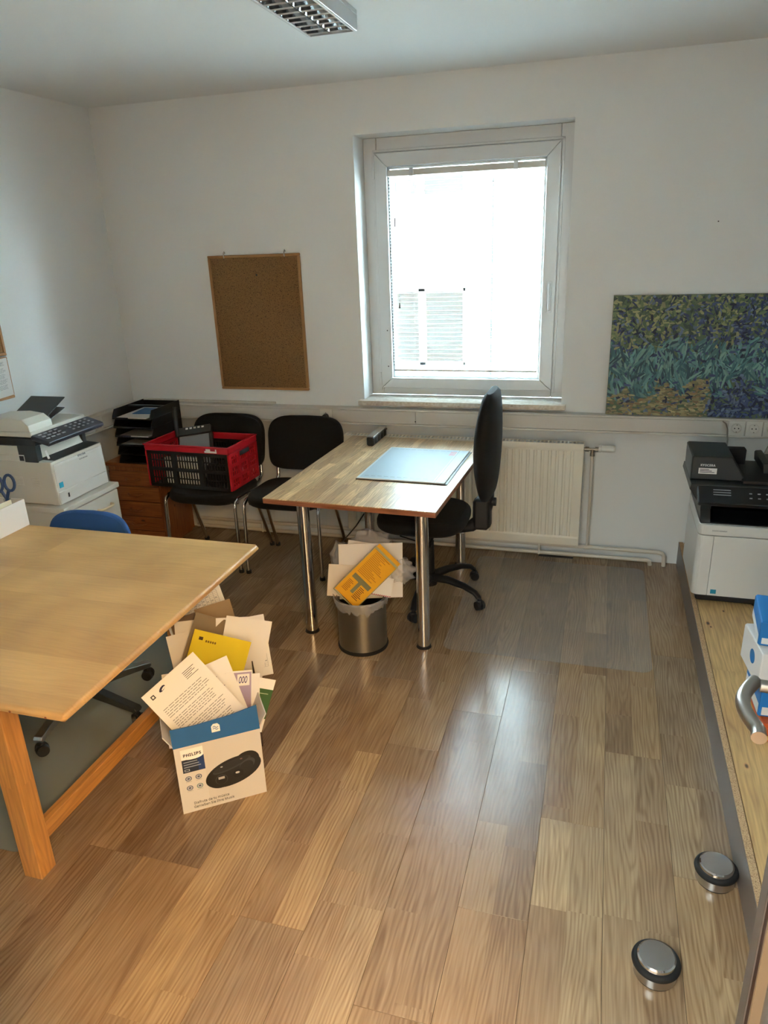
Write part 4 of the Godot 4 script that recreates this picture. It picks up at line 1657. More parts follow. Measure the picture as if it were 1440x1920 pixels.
# ------------------------------------------------------------------ loose sheets
func leaf(called: String, label: String, category: String, m: Material, w: float, h: float, at: Vector3, yaw: float, tilt: float, roll: float, down := 0.0, bend := 0.0, group := "", thick := 0.0006) -> MeshInstance3D:
	var b := MB.new()
	b.sheet(w, h + down, bend, thick, 0.0)
	var o := solid(called, b, m, label, category, group)
	var bs := Basis(Vector3.UP, yaw) * Basis(Vector3.RIGHT, tilt) * Basis(Vector3.BACK, roll)
	o.transform = Transform3D(bs, at - bs.y * down)
	return o

func build_bin() -> void:
	var at := Vector3(2.004, 0.0, 1.270)
	var c := thing("waste_bin", "brushed steel waste bin overflowing with papers beside the desk leg", "waste bin", at)
	var b := MB.new()
	var r := 0.116
	b.lathe(Vector3(), [Vector2(0.0, 0.012), Vector2(r, 0.012), Vector2(r, 0.262), Vector2(r + 0.002, 0.265), Vector2(r, 0.268), Vector2(r - 0.003, 0.265), Vector2(r - 0.003, 0.016), Vector2(0.0, 0.016)], 64)
	part("bin_wall", b, M.brushed, c)
	b = MB.new()
	b.lathe(Vector3(), [Vector2(0.0, 0.0), Vector2(r + 0.004, 0.0), Vector2(r + 0.006, 0.006), Vector2(r + 0.005, 0.014), Vector2(r, 0.017)], 64)
	part("base_ring", b, M.rubber, c)
	# crumpled liner hanging over the rim
	var f := FastNoiseLite.new()
	f.seed = 3
	f.frequency = 9.0
	var rings := []
	for k in 9:
		var t := k / 8.0
		var ring := []
		for s in 72:
			var a := TAU * s / 72
			var nz := f.get_noise_3d(cos(a) * 0.6, t * 0.5, sin(a) * 0.6)
			var nz2 := f.get_noise_3d(cos(a) * 0.6 + 7.0, t * 0.4, sin(a) * 0.6)
			var rr := r + 0.003 + 0.012 * sin(PI * t) + 0.014 * maxf(nz, -0.2) * sin(PI * minf(t * 1.3, 1.0))
			var yy: float
			if t < 0.5:
				yy = lerpf(0.222 - 0.035 * nz2, 0.278 + 0.014 * nz, t * 2.0)
			else:
				rr = lerpf(rr, r - 0.012, (t - 0.5) * 2.0)
				yy = lerpf(0.275 + 0.012 * nz, 0.24, (t - 0.5) * 2.0)
			ring.append(Vector3(cos(a) * rr, yy, sin(a) * rr))
		rings.append(ring)
	b = MB.new()
	b.loft(rings, false)
	part("liner", b, M.bag, c)
	# clear bags bulging at the back
	for q in [[Vector3(1.90, 0.40, 1.17), Vector3(0.075, 0.085, 0.05), 1], [Vector3(2.17, 0.36, 1.16), Vector3(0.07, 0.06, 0.05), 2], [Vector3(2.02, 0.47, 1.13), Vector3(0.11, 0.06, 0.05), 3]]:
		f.seed = q[2]
		rings = []
		for k in 13:
			var p := PI * (0.02 + 0.96 * k / 12.0)
			var ring := []
			for s in 26:
				var a := TAU * s / 26
				var d := Vector3(sin(p) * cos(a), -cos(p), sin(p) * sin(a))
				var g := 1.0 + 0.45 * f.get_noise_3dv(d * 0.16) + 0.2 * f.get_noise_3dv(d * 0.5)
				ring.append(q[0] + d * q[1] * g)
			rings.append(ring)
		b = MB.new()
		b.loft(rings)
		solid("plastic_bag", b, M.bag, ["", "crumpled clear bag sticking out of the steel bin towards the visitor chairs", "crumpled clear bag sticking out of the steel bin towards the office chair", "puffed clear bag behind the white sheets in the steel bin"][q[2]], "bag")
	leaf("paper_sheet", "large blank white sheet standing upright in the steel bin", "paper", M.paper, 0.300, 0.212, Vector3(2.045, 0.297, 1.236), 0.35, -0.1, -0.03, 0.06)
	leaf("paper_sheet", "tilted white sheet behind the large blank one in the steel bin", "paper", M.paper, 0.246, 0.197, Vector3(2.019, 0.303, 1.214), 0.35, -0.1, -0.213, 0.06)
	leaf("envelope", "cream envelope sticking out of the steel bin beside the orange sleeve", "envelope", mat(rgb(226, 214, 198), 0.8), 0.175, 0.108, Vector3(1.935, 0.306, 1.282), 0.35, -0.1, -0.12, 0.05)
	leaf("paper_sheet", "white sheet with a red hatched edge in the steel bin", "paper", M.page8, 0.15, 0.094, Vector3(2.095, 0.372, 1.272), 0.35, -0.1, 2.899)
	var sl := leaf("printed_sleeve", "orange printed sleeve with grey T shape leaning out of the steel bin", "sleeve", M.page7, 0.136, 0.262, Vector3(1.976, 0.305, 1.345), 0.35, -0.25, -0.84, 0.03, 0.0, "", 0.003)
	b = MB.new()
	for e in [[-0.072, -0.068, -0.004, 0.266], [0.068, 0.072, -0.004, 0.266]]:
		b.bx(e[0], e[1], e[2], e[3], -0.003, 0.003, 0.001)
	for e in [[-0.072, 0.072, -0.008, -0.003], [-0.072, 0.072, 0.262, 0.274]]:
		b.bx(e[0], e[1], e[2], e[3], -0.003, 0.003, 0.001)
	part("sleeve_border", b, mat(rgb(150, 140, 84), 0.3), sl)

# ------------------------------------------------------------------ table in the foreground
func build_table() -> void:
	var t := thing("work_table", "large beech table with rounded edges on splayed square legs", "table", Vector3(0.98, 0, 2.375))
	var b := MB.new()
	b.bx(-0.80, 0.80, 0.700, 0.730, -0.572, 0.568, 0.012, 0)
	part("tabletop", b, M.beech, t)
	for q in [[0.45, 0.445], [0.46, -0.445], [-0.55, 0.445], [-0.55, -0.445]]:
		b = MB.new()
		b.box(Vector3(q[0], 0.35, q[1]), Vector3(0.07, 0.70, 0.066), 0.005, 1)
		part("leg", b, M.beech_leg, t)
	for x in [0.455, -0.55]:
		b = MB.new()
		b.box(Vector3(x, 0.13, 0.0), Vector3(0.036, 0.06, 0.83), 0.004, 2)
		part("stretcher", b, M.beech_leg, t)
		b = MB.new()
		b.box(Vector3(x, 0.665, 0.0), Vector3(0.04, 0.068, 0.83), 0.003, 2)
		part("bearer", b, M.beech_leg, t)
	for q in [[0.742, 0.5685], [0.63, 0.5685]]:
		b = MB.new()
		b.cyl(Vector3(q[0], 0.714, q[1] - 0.002), Vector3(q[0], 0.714, q[1] + 0.0006), 0.0035, -1.0, 10)
		part("screw_plug", b, M.stave_edge, t)
	# white carton with office bits
	var c := thing("file_box", "low white open carton of stationery on the beech table", "box", Vector3(0.540, 0.7305, 1.970))
	for q in [[0.145, 0.15, 0.0, 0.118, -0.16, 0.16], [-0.15, -0.145, 0.0, 0.118, -0.16, 0.16], [-0.145, 0.145, 0.0, 0.118, 0.155, 0.16], [-0.145, 0.145, 0.0, 0.118, -0.16, -0.155]]:
		b = MB.new()
		b.bx(q[0], q[1], q[2], q[3], q[4], q[5], 0.001)
		part("side", b, M.paper, c)
	b = MB.new()
	b.bx(-0.145, 0.145, 0.0, 0.004, -0.155, 0.155)
	part("bottom", b, M.paper, c)
	leaf("booklet", "dark grey booklet leaning in the white stationery carton", "booklet", M.charcoal, 0.15, 0.15, Vector3(0.62, 0.74, 1.98), 1.3, -0.3, 0.1, 0.0, 0.0, "", 0.008)
	leaf("booklet", "pink and white booklet leaning in the white stationery carton", "booklet", M.page8, 0.14, 0.16, Vector3(0.58, 0.74, 1.99), 1.1, -0.35, 0.25, 0.0, 0.0, "", 0.006)
	leaf("booklet", "cream folded card along the edge of the white stationery carton", "booklet", mat(rgb(232, 226, 200), 0.8), 0.2, 0.125, Vector3(0.676, 0.738, 1.965), 1.55, -0.05, 0.0, 0.0, 0.0, "", 0.004)
	var s := thing("scissors", "pair of scissors with blue handles standing in the white carton", "scissors", Vector3(0.655, 0.765, 1.865))
	s.rotation = Vector3(-0.1, 0.4, 0.05)
	for k in 2:
		var x := -0.026 if k == 0 else 0.026
		b = MB.new()
		var pts := []
		for i in 19:
			var a := TAU * i / 18.0
			pts.append(Vector3(x + cos(a) * 0.02, 0.165 + sin(a) * 0.034, 0.004 * (k * 2 - 1)))
		b.tube(pts, 0.0065, 8, false)
		b.tube([Vector3(x * 0.6, 0.132, 0.004 * (k * 2 - 1)), Vector3(-x * 0.1, 0.09, 0.0)], 0.007, 8)
		part("grip", b, M.scissors, s)
		b = MB.new()
		b.box(Vector3(-x * 0.25, 0.05, 0.003 * (k * 2 - 1)), Vector3(0.014, 0.1, 0.002), 0.0)
		part("blade", b, M.steel, s)
	# blue swivel chair tucked in on the far side
	var h := thing("swivel_chair", "blue swivel chair with grey metal star base tucked under the beech table", "chair", Vector3(1.0, 0.0028, 2.05))
	for k in 5:
		var a := deg_to_rad([8.0, 82.0, 152.0, 224.0, 299.0][k])
		var d := Vector3(cos(a), 0, sin(a))
		b = MB.new()
		b.xf = Transform3D(Basis(d, Vector3.UP, d.cross(Vector3.UP)), Vector3())
		b.prism(PackedVector2Array([Vector2(0.02, 0.085), Vector2(0.31, 0.064), Vector2(0.318, 0.078), Vector2(0.31, 0.088), Vector2(0.02, 0.135)]), -0.019, 0.019, 0.004)
		part("base_arm", b, M.steel if k in [1, 4] else M.charcoal, h)
		caster(h, d * 0.30, a + 0.8)
	b = MB.new()
	b.cyl(Vector3(0, 0.07, 0), Vector3(0, 0.16, 0), 0.038, 0.034, 20)
	b.cyl(Vector3(0, 0.16, 0), Vector3(0, 0.40, 0), 0.025, -1.0, 20)
	b.box(Vector3(0, 0.405, -0.03), Vector3(0.16, 0.03, 0.22), 0.008)
	part("column", b, M.black, h)
	var rings := []
	for k in 7:
		var tt := k / 6.0
		var e := 1.0 - 0.08 * pow(absf(tt * 2.0 - 1.0), 3.0)
		var ring := []
		for i in 40:
			var a := TAU * i / 40
			ring.append(Vector3(signf(cos(a)) * pow(absf(cos(a)), 0.6) * 0.215 * e, 0.42 + 0.05 * tt, signf(sin(a)) * pow(absf(sin(a)), 0.6) * 0.21 * e))
		rings.append(ring)
	b = MB.new()
	b.loft(rings)
	part("seat", b, M.blue_cloth, h)
	rings = []
	for k in 7:
		var tt := k / 6.0 * 2.0 - 1.0
		var e := 1.0 - 0.05 * pow(absf(tt), 3.0)
		var ring := []
		for i in 48:
			var a := TAU * i / 48
			var cx := signf(cos(a)) * pow(absf(cos(a)), 0.5)
			var sy := signf(sin(a)) * pow(absf(sin(a)), 0.6)
			var x := cx * 0.208 * e
			ring.append(Vector3(x - 0.055, 0.625 + sy * 0.15 * e, -0.335 + 0.9 * x * x + tt * 0.016))
		rings.append(ring)
	b = MB.new()
	b.loft(rings)
	part("backrest", b, M.blue_cloth, h)
	b = MB.new()
	b.tube([Vector3(-0.05, 0.40, -0.1), Vector3(-0.055, 0.40, -0.3), Vector3(-0.055, 0.43, -0.355), Vector3(-0.055, 0.6, -0.36)], 0.014, 10)
	part("back_bar", b, M.steel, h)
	var m := thing("floor_mat", "grey plastic chair mat under the blue swivel chair", "mat", Vector3(0.74, 0.0, 2.02))
	part("mat_sheet", rounded_slab(0.59, 0.76, 0.05, 0.0025), M.mat_grey, m)

# ------------------------------------------------------------------ cartons of waste paper
func open_carton(c: Node3D, w: float, h: float, d: float, m: Material, front: Material) -> void:
	var t := 0.004
	for q in [["side_panel", -w / 2, -w / 2 + t, -d, 0.0], ["side_panel", w / 2 - t, w / 2, -d, 0.0], ["back_panel", -w / 2, w / 2, -d, -d + t], ["front_panel", -w / 2, w / 2, -t, 0.0]]:
		var b := MB.new()
		if q[0] == "front_panel":
			b.bx(q[1] + t, q[2] - t, 0.0, h, q[3], -0.001)
			b.quad(Vector3(-w / 2, 0, 0), Vector3(w / 2, 0, 0), Vector3(w / 2, h, 0), Vector3(-w / 2, h, 0), Vector3.BACK)
		else:
			b.bx(q[1], q[2], 0.0, h, q[3], q[4] - (0.0 if q[0] != "side_panel" else 0.0005), 0.0008)
		part(q[0], b, front if q[0] == "front_panel" else m, c)
	var b2 := MB.new()
	b2.bx(-w / 2 + t, w / 2 - t, 0.0, t, -d + t, -t)
	part("bottom_panel", b2, m, c)

func box_print() -> ImageTexture:
	var W := 464
	var H := 432
	var im := Image.create(W, H, false, Image.FORMAT_RGB8)
	im.fill(rgb(206, 202, 198))
	im.fill_rect(Rect2i(0, 0, 150, H), rgb(212, 209, 206))
	# badge: white shield over a navy block
	im.fill_rect(Rect2i(32, 18, 118, 66), rgb(244, 243, 240))
	im.fill_rect(Rect2i(32, 84, 118, 84), rgb(30, 40, 62))
	im.fill_rect(Rect2i(116, 60, 34, 108), rgb(28, 58, 116))
	ellipse(im, 92, 66, 58, 22, 0.0, rgb(244, 243, 240))
	for k in 3:
		im.fill_rect(Rect2i(40, 98 + k * 16, 74 + k * 8, 6), rgb(150, 158, 176))
	im.fill_rect(Rect2i(40, 146, 28, 14), rgb(180, 186, 196))
	im.fill_rect(Rect2i(44, 149, 20, 8), rgb(30, 40, 62))
	for k in 4:
		var cx := 54 + (k % 2) * 54
		var cy := 208 + int(k / 2.0) * 62
		ellipse(im, cx, cy, 17, 16, 0.0, rgb(58, 74, 110) if k != 3 else rgb(90, 128, 132))
		ellipse(im, cx, cy, 13, 12, 0.0, rgb(190, 192, 200))
		ellipse(im, cx, cy, 7, 6, 0.0, rgb(70, 82, 118))
		im.fill_rect(Rect2i(cx - 16, cy + 20, 32, 3), rgb(170, 168, 168))
	# portable radio: a long dark oval body
	ellipse(im, 296, 232, 158, 86, -0.24, rgb(26, 26, 28))
	ellipse(im, 372, 190, 74, 64, -0.5, rgb(26, 26, 28))
	ellipse(im, 216, 260, 74, 62, 0.2, rgb(22, 22, 24))
	ellipse(im, 290, 190, 110, 26, -0.26, rgb(52, 52, 54))
	ellipse(im, 288, 186, 100, 20, -0.26, rgb(36, 36, 38))
	ellipse(im, 372, 214, 52, 34, -0.7, rgb(62, 62, 64))
	ellipse(im, 366, 226, 46, 34, -0.7, rgb(30, 30, 32))
	ellipse(im, 226, 268, 34, 32, 0.0, rgb(58, 58, 60))
	ellipse(im, 226, 270, 30, 29, 0.0, rgb(20, 20, 22))
	im.fill_rect(Rect2i(210, 250, 34, 16), rgb(176, 176, 180))
	ellipse(im, 318, 254, 30, 26, -0.2, rgb(12, 12, 14))
	ellipse(im, 316, 248, 12, 7, 0.0, rgb(196, 196, 198))
	ellipse(im, 234, 186, 7, 5, 0.0, rgb(170, 170, 172))
	ellipse(im, 344, 164, 7, 5, 0.0, rgb(120, 90, 84))
	return tex(im)

func build_paper_boxes() -> void:
	# radio carton
	var yaw := 0.637
	var n := Vector3(sin(yaw), 0, cos(yaw))
	var c := thing("radio_carton", "grey-white radio packaging carton with blue flap, stuffed with papers", "carton", Vector3(1.863, 0, 2.406), yaw)
	var grey := mat(rgb(206, 202, 198), 0.7)
	open_carton(c, 0.29, 0.27, 0.2, grey, textured(box_print(), 0.55))
	var b := MB.new()
	b.xf = Transform3D(Basis(Vector3.RIGHT, -0.12), Vector3(0, 0.27, -0.002))
	b.prism(PackedVector2Array([Vector2(-0.146, 0.0), Vector2(0.146, 0.0), Vector2(0.144, 0.09), Vector2(0.05, 0.075), Vector2(-0.07, 0.068), Vector2(-0.147, 0.07)]), -0.002, 0.002)
	var fl := part("blue_flap", b, M.navy, c)
	fl.set_meta("label", "blue top flap standing up")
	b = MB.new()
	b.xf = Transform3D(Basis(Vector3.RIGHT, -0.12), Vector3(0.0, 0.27, -0.002))
	b.prism(PackedVector2Array([Vector2(-0.014, 0.028), Vector2(0.014, 0.028), Vector2(0.014, 0.05), Vector2(0.007, 0.058), Vector2(-0.007, 0.058), Vector2(-0.014, 0.05)]), 0.002, 0.0026)
	var sh := part("flap_emblem", b, M.ink_white, fl)
	b = MB.new()
	b.xf = Transform3D(Basis(Vector3.RIGHT, -0.12), Vector3(0.0, 0.27, -0.002))
	for k in 2:
		b.tube([Vector3(-0.009, 0.047 - k * 0.007, 0.0032), Vector3(-0.004, 0.050 - k * 0.007, 0.0032), Vector3(0.003, 0.043 - k * 0.007, 0.0032), Vector3(0.009, 0.046 - k * 0.007, 0.0032)], 0.0011, 6)
	part("emblem_wave", b, M.navy, sh)
	words("PHILIPS", 0.0122, mat(rgb(20, 26, 60), 0.5), c, Transform3D(Basis(), Vector3(-0.088, 0.235, 0.0006)), "lettering", true)
	words("Disfruta de tu música", 0.0095, M.ink, c, Transform3D(Basis(), Vector3(-0.045, 0.034, 0.0006)))
	words("Genießen Sie Ihre Musik", 0.0095, M.ink, c, Transform3D(Basis(), Vector3(-0.038, 0.018, 0.0006)))
	for s in [-1, 1]:
		b = MB.new()
		b.xf = Transform3D(Basis(Vector3.BACK, s * -0.5), Vector3(s * 0.143, 0.268, -0.1))
		b.bx(-0.002, 0.002, 0.0, 0.06, -0.095, 0.095, 0.0005)
		part("side_flap", b, grey, c)
	leaf("letter", "printed letter lying aslant across the top of the radio carton", "letter", M.page1, 0.222, 0.31, Vector3(1.865, 0.226, 2.345), yaw, -0.35, 0.555, 0.02, 0.0)
	leaf("letter", "sheet with a handwritten line behind the printed letter in the radio carton", "letter", M.page3, 0.19, 0.25, Vector3(1.838, 0.222, 2.300), yaw, -0.30, 0.22, 0.05)
	leaf("letter", "plain white sheet under the printed letter, peeking out of the radio carton", "letter", M.paper, 0.21, 0.150, Vector3(1.723, 0.285, 2.297), yaw, -0.25, -0.05, 0.12)
	leaf("brochure", "lilac brochure with round logo standing in the radio carton", "brochure", M.page4, 0.10, 0.185, Vector3(1.860, 0.235, 2.255), yaw, -0.2, -0.14, 0.05)
	leaf("brochure", "white leaflet beside the lilac brochure in the radio carton", "brochure", M.paper, 0.07, 0.180, Vector3(1.893, 0.219, 2.232), yaw, -0.2, -0.14, 0.03)
	leaf("brochure", "green and white leaflet at the right end of the radio carton", "brochure", M.page5, 0.085, 0.150, Vector3(1.896, 0.219, 2.205), yaw, -0.2, -0.40, 0.05)
	# dark carton behind
	var y2 := 0.56
	var d := thing("dark_carton", "dark brown open carton heaped with folders behind the radio carton", "carton", Vector3(1.745, 0, 2.165), y2)
	open_carton(d, 0.27, 0.33, 0.22, M.card_dark, M.card_dark)
	leaf("brochure", "bright yellow brochure leaning in the dark carton", "brochure", M.page6, 0.215, 0.150, Vector3(1.712, 0.336, 2.150), y2, -0.45, -0.40, 0.12, 0.0, "", 0.004)
	leaf("card_folder", "grey-brown card folder behind the yellow brochure in the dark carton", "folder", mat(rgb(132, 116, 92), 0.8), 0.235, 0.226, Vector3(1.674, 0.296, 2.116), y2, -0.4, -0.42, 0.05, 0.0, "", 0.003)
	leaf("booklet", "thin white booklet with dark cover between yellow brochure and card folder", "booklet", M.charcoal, 0.16, 0.085, Vector3(1.735, 0.374, 2.098), y2, -0.45, -0.40, 0.05, 0.0, "", 0.004)
	for k in 3:
		leaf("paper_sheet", ["loose white sheet fanned out at the right of the dark carton", "printed table sheet at the far right of the dark carton", "white sheet rising behind the card folder in the dark carton"][k], "paper", [M.paper, M.page2, M.paper][k], 0.175, 0.20, [Vector3(1.760, 0.300, 2.034), Vector3(1.790, 0.290, 2.010), Vector3(1.772, 0.305, 2.048)][k], y2, -0.3, [-0.12, 0.04, -0.30][k], 0.04, 0.004)
	leaf("paper_sheet", "grid-printed sheet sticking up highest at the back of the dark carton", "paper", M.page2, 0.24, 0.155, Vector3(1.572, 0.400, 1.955), y2, -0.2, 0.22, 0.1)
	leaf("envelope", "brown envelope standing at the back of the dark carton", "envelope", M.card_brown, 0.14, 0.15, Vector3(1.672, 0.385, 1.982), y2, -0.25, 0.16, 0.08)
	leaf("envelope", "dark brown folder before the grid-printed sheet in the dark carton", "envelope", mat(rgb(104, 88, 74), 0.8), 0.22, 0.13, Vector3(1.61, 0.375, 2.0), y2, -0.25, 0.16, 0.08)
	leaf("paper_sheet", "white sheet hanging over the side of the dark carton beside the swivel chair", "paper", M.paper, 0.14, 0.125, Vector3(1.587, 0.330, 2.085), y2, -0.3, 0.10, 0.08)
	leaf("paper_sheet", "small white sheet at the back edge of the dark carton", "paper", M.paper, 0.12, 0.100, Vector3(1.566, 0.376, 2.036), y2, -0.3, -0.05, 0.08)

# ------------------------------------------------------------------ low bench with the second printer
func build_bench() -> void:
	var t := thing("low_bench", "low pine-topped bench with grey-brown front board along the side wall", "bench", Vector3(4.05, 0, 1.4))
	var o := Transform3D(Basis(), -t.position)
	var b := MB.new()
	b.xf = o
	b.bx(3.515, 3.517, 0.0, 0.14, 0.005, 2.72)
	part("front_laminate", b, M.fascia, t)
	b = MB.new()
	b.xf = o
	b.bx(3.517, 3.538, 0.0, 0.14, 0.005, 2.72)
	part("front_board", b, M.chipboard, t)
	var edges := [3.5415, 3.84, 4.14, 4.44, 4.595]
	for k in 4:
		b = MB.new()
		b.xf = o
		b.bx(edges[k], edges[k + 1] - 0.0015, 0.114, 0.138, 0.005, 2.72, 0.0015, 2, Vector2(k * 0.63, k * 0.29))
		part("top_plank", b, M.pine, t)
	for z in [0.1, 1.0, 1.9, 2.65]:
		b = MB.new()
		b.xf = o
		b.bx(3.56, 4.58, 0.0, 0.114, z - 0.02, z + 0.02)
		part("batten", b, M.pine, t)
	# black and white printer
	var p := thing("laser_printer", "white laser printer with black scanner top, standing on the low bench", "printer", Vector3(3.765, 0.1385, 0.53))
	b = MB.new()
	b.bx(-0.235, 0.2, 0.008, 0.04, -0.24, 0.222, 0.008)
	b.bx(-0.215, -0.13, 0.0, 0.01, 0.12, 0.2, 0.002)
	b.bx(0.1, 0.18, 0.0, 0.01, 0.12, 0.2, 0.002)
	b.bx(-0.215, -0.13, 0.0, 0.01, -0.2, -0.12, 0.002)
	b.bx(0.1, 0.18, 0.0, 0.01, -0.2, -0.12, 0.002)
	part("plinth", b, M.black, p)
	var poly := PackedVector2Array()
	for q in [[1, 1, 0.0], [-1, 1, PI / 2], [-1, -1, PI], [1, -1, PI * 1.5]]:
		for k in 7:
			var a: float = q[2] + PI / 2 * k / 6.0
			poly.append(Vector2(-0.018 + q[0] * (0.238 - 0.03) + cos(a) * 0.03, -0.015 + q[1] * (0.240 - 0.03) + sin(a) * 0.03))
	# the lower casing carries the front door, parted from the corner post by a real groove
	var low := PackedVector2Array()
	for k in poly.size():
		low.append(poly[k])
		if k == 6:
			low.append_array([Vector2(-0.1853, 0.225), Vector2(-0.1853, 0.205), Vector2(-0.1872, 0.205), Vector2(-0.1872, 0.225)])
	b = MB.new()
	b.xf = Transform3D(Basis(Vector3.RIGHT, Vector3(0, 0, 1), Vector3.DOWN), Vector3())
	b.prism(low, -0.3455, -0.04)
	var dr := part("front_casing", b, M.white_case, p)
	b = MB.new()
	b.xf = Transform3D(Basis(Vector3.RIGHT, Vector3(0, 0, 1), Vector3.DOWN), Vector3())
	b.prism(poly, -0.40, -0.3472, 0.004)
	var body := part("upper_casing", b, M.white_case, p)
	b = MB.new()
	b.bx(-0.172, -0.147, 0.05, 0.072, 0.225, 0.2256)
	part("energy_sticker", b, M.energy_blue, dr)
	words("ECOSYS M3645dn", 0.006, M.ink, body, Transform3D(Basis(), Vector3(-0.165, 0.372, 0.2254)))
	# output well: dark floor, walls and back under the scanner
	b = MB.new()
	b.bx(-0.22, 0.2, 0.395, 0.404, -0.2, 0.205, 0.002)
	b.bx(-0.2, 0.2, 0.404, 0.505, -0.24, -0.17)
	b.bx(0.17, 0.215, 0.404, 0.505, -0.2, 0.19)
	part("output_well", b, M.black, p)
	side_prism(p, "well_side", [Vector2(-0.24, 0.40), Vector2(0.208, 0.40), Vector2(0.16, 0.455), Vector2(0.18, 0.505), Vector2(-0.24, 0.505)], -0.252, -0.205, M.charcoal, 0.004)
	var sp := MB.new()
	sp.xf = Transform3D()
	sp.prism(PackedVector2Array([Vector2(-0.27, 0.49), Vector2(0.22, 0.49), Vector2(0.235, 0.52), Vector2(0.235, 0.572), Vector2(-0.302, 0.572), Vector2(-0.306, 0.545)]), -0.235, 0.15, 0.006)
	part("scanner_bed", sp, M.charcoal, p)
	b = MB.new()
	var pxf := Transform3D(Basis(Vector3.RIGHT, 0.62), Vector3(-0.02, 0.528, 0.182))
	b.xf = pxf
	b.box(Vector3(), Vector3(0.51, 0.03, 0.105), 0.008)
	var pan := part("control_panel", b, M.black_gloss, p)
	for k in 3:
		b = MB.new()
		b.xf = pxf
		b.box(Vector3(-0.15, 0.0155, -0.025 + k * 0.014), Vector3(0.075, 0.001, 0.004), 0.0)
		part("status_bar", b, M.grey_key, pan)
	for k in 9:
		b = MB.new()
		b.xf = pxf
		b.box(Vector3(-0.03 + (k % 5) * 0.035, 0.0158, -0.012 + int(k / 5.0) * 0.026), Vector3(0.012, 0.002, 0.006), 0.0005)
		part("key", b, M.grey_key, pan)
	# document feeder
	b = MB.new()
	b.prism(PackedVector2Array([Vector2(-0.302, 0.574), Vector2(-0.055, 0.574), Vector2(-0.126, 0.69), Vector2(-0.296, 0.69), Vector2(-0.303, 0.684)]), -0.19, 0.092, 0.008)
	var adf := part("feeder_cover", b, M.charcoal, p)
	b = MB.new()
	b.bx(-0.27, -0.19, 0.606, 0.634, 0.092, 0.0926)
	var st := part("inventory_sticker", b, M.paper, adf)
	words("KYOCERA", 0.011, M.ink_white, adf, Transform3D(Basis(), Vector3(-0.232, 0.648, 0.0926)), "lettering", true)
	for k in 3:
		b = MB.new()
		b.bx(-0.264, -0.2 - k * 0.012, 0.612 + k * 0.007, 0.615 + k * 0.007, 0.0926, 0.0929)
		part("sticker_print", b, M.ink, st)
	b = MB.new()
	b.bx(-0.08, 0.235, 0.574, 0.592, -0.22, 0.13, 0.004)
	part("feeder_output", b, M.black, p)
	b = MB.new()
	b.xf = Transform3D(Basis(Vector3.BACK, 0.10), Vector3(0.1, 0.645, -0.05))
	b.box(Vector3(0.06, 0, 0), Vector3(0.26, 0.01, 0.22), 0.003)
	b.box(Vector3(-0.075, 0.0, 0.0), Vector3(0.035, 0.05, 0.24), 0.006)
	part("feeder_tray", b, M.charcoal, p)
	b = MB.new()
	b.bx(-0.13, -0.03, 0.574, 0.668, -0.2, -0.15, 0.006)
	part("feeder_hinge", b, M.black, p)
	# stack of paper packs at the bench edge
	var packs := [["orange-brown wrapped paper pack lying lowest on the low bench", 0.0, 0.075, M.orange, 3.642, 0.0, 1.70], ["blue wrapped paper pack on the orange-brown one", 0.076, 0.195, M.sky_blue, 3.628, 0.03, 1.66], ["white paper pack with round blue logo on the blue pack", 0.197, 0.335, M.paper, 3.600, 0.10, 1.665], ["topmost blue and white paper pack of the bench stack", 0.337, 0.43, M.sky_blue, 3.612, -0.08, 1.64]]
	for q in packs:
		var r := thing("paper_pack", q[0], "paper pack", Vector3(q[4] + 0.15, 0.1385 + q[1], q[6]), q[5], "paper packs on the bench")
		b = MB.new()
		var hh: float = q[2] - q[1]
		b.bx(-0.15, 0.15, 0.0, hh, -0.11, 0.11, 0.006)
		var w := part("wrapper", b, q[3], r)
		if q[3] == M.paper:
			b = MB.new()
			b.cyl(Vector3(-0.085, hh * 0.5, 0.11), Vector3(-0.085, hh * 0.5, 0.1108), 0.03, -1.0, 28)
			b.cyl(Vector3(-0.1505, hh * 0.55, 0.02), Vector3(-0.1512, hh * 0.55, 0.02), 0.026, -1.0, 28)
			part("logo_disc", b, M.sky_blue, w)
			words("hp", 0.03, M.ink_white, w, Transform3D(Basis(), Vector3(-0.085, hh * 0.5 - 0.002, 0.1114)), "lettering", true)
		else:
			b = MB.new()
			b.bx(-0.1512, -0.1503, 0.01, hh * 0.4, -0.1, 0.1)
			b.bx(-0.14, 0.14, 0.01, hh * 0.35, 0.1103, 0.1112)
			part("wrapper_print", b, M.paper if q[3] != M.orange else mat(rgb(230, 200, 90), 0.5), w)
	# door stops
	for q in [[Vector3(3.452, 0, 2.335), "heavy steel door stop with black rubber ring beside the bench front board"], [Vector3(3.266, 0, 2.690), "heavy steel door stop with black rubber ring lying free on the floor"]]:
		var s := thing("door_stop", q[1], "door stop", q[0], 0.0, "steel door stops")
		var r := 0.054
		b = MB.new()
		b.lathe(Vector3(), [Vector2(0.0, 0.004), Vector2(r - 0.002, 0.004), Vector2(r, 0.006), Vector2(r, 0.034), Vector2(0.0, 0.034)], 48)
		part("weight", b, M.steel, s)
		b = MB.new()
		b.lathe(Vector3(), [Vector2(0.0, 0.0), Vector2(r - 0.003, 0.0), Vector2(r - 0.002, 0.004), Vector2(0.0, 0.004)], 48)
		part("pad", b, M.rubber, s)
		b = MB.new()
		var ring := []
		for k in 49:
			var a := TAU * k / 48.0
			ring.append(Vector3(cos(a) * (r - 0.003), 0.044, sin(a) * (r - 0.003)))
		b.tube(ring, 0.0105, 12, false)
		part("rubber_ring", b, M.rubber, s)
		b = MB.new()
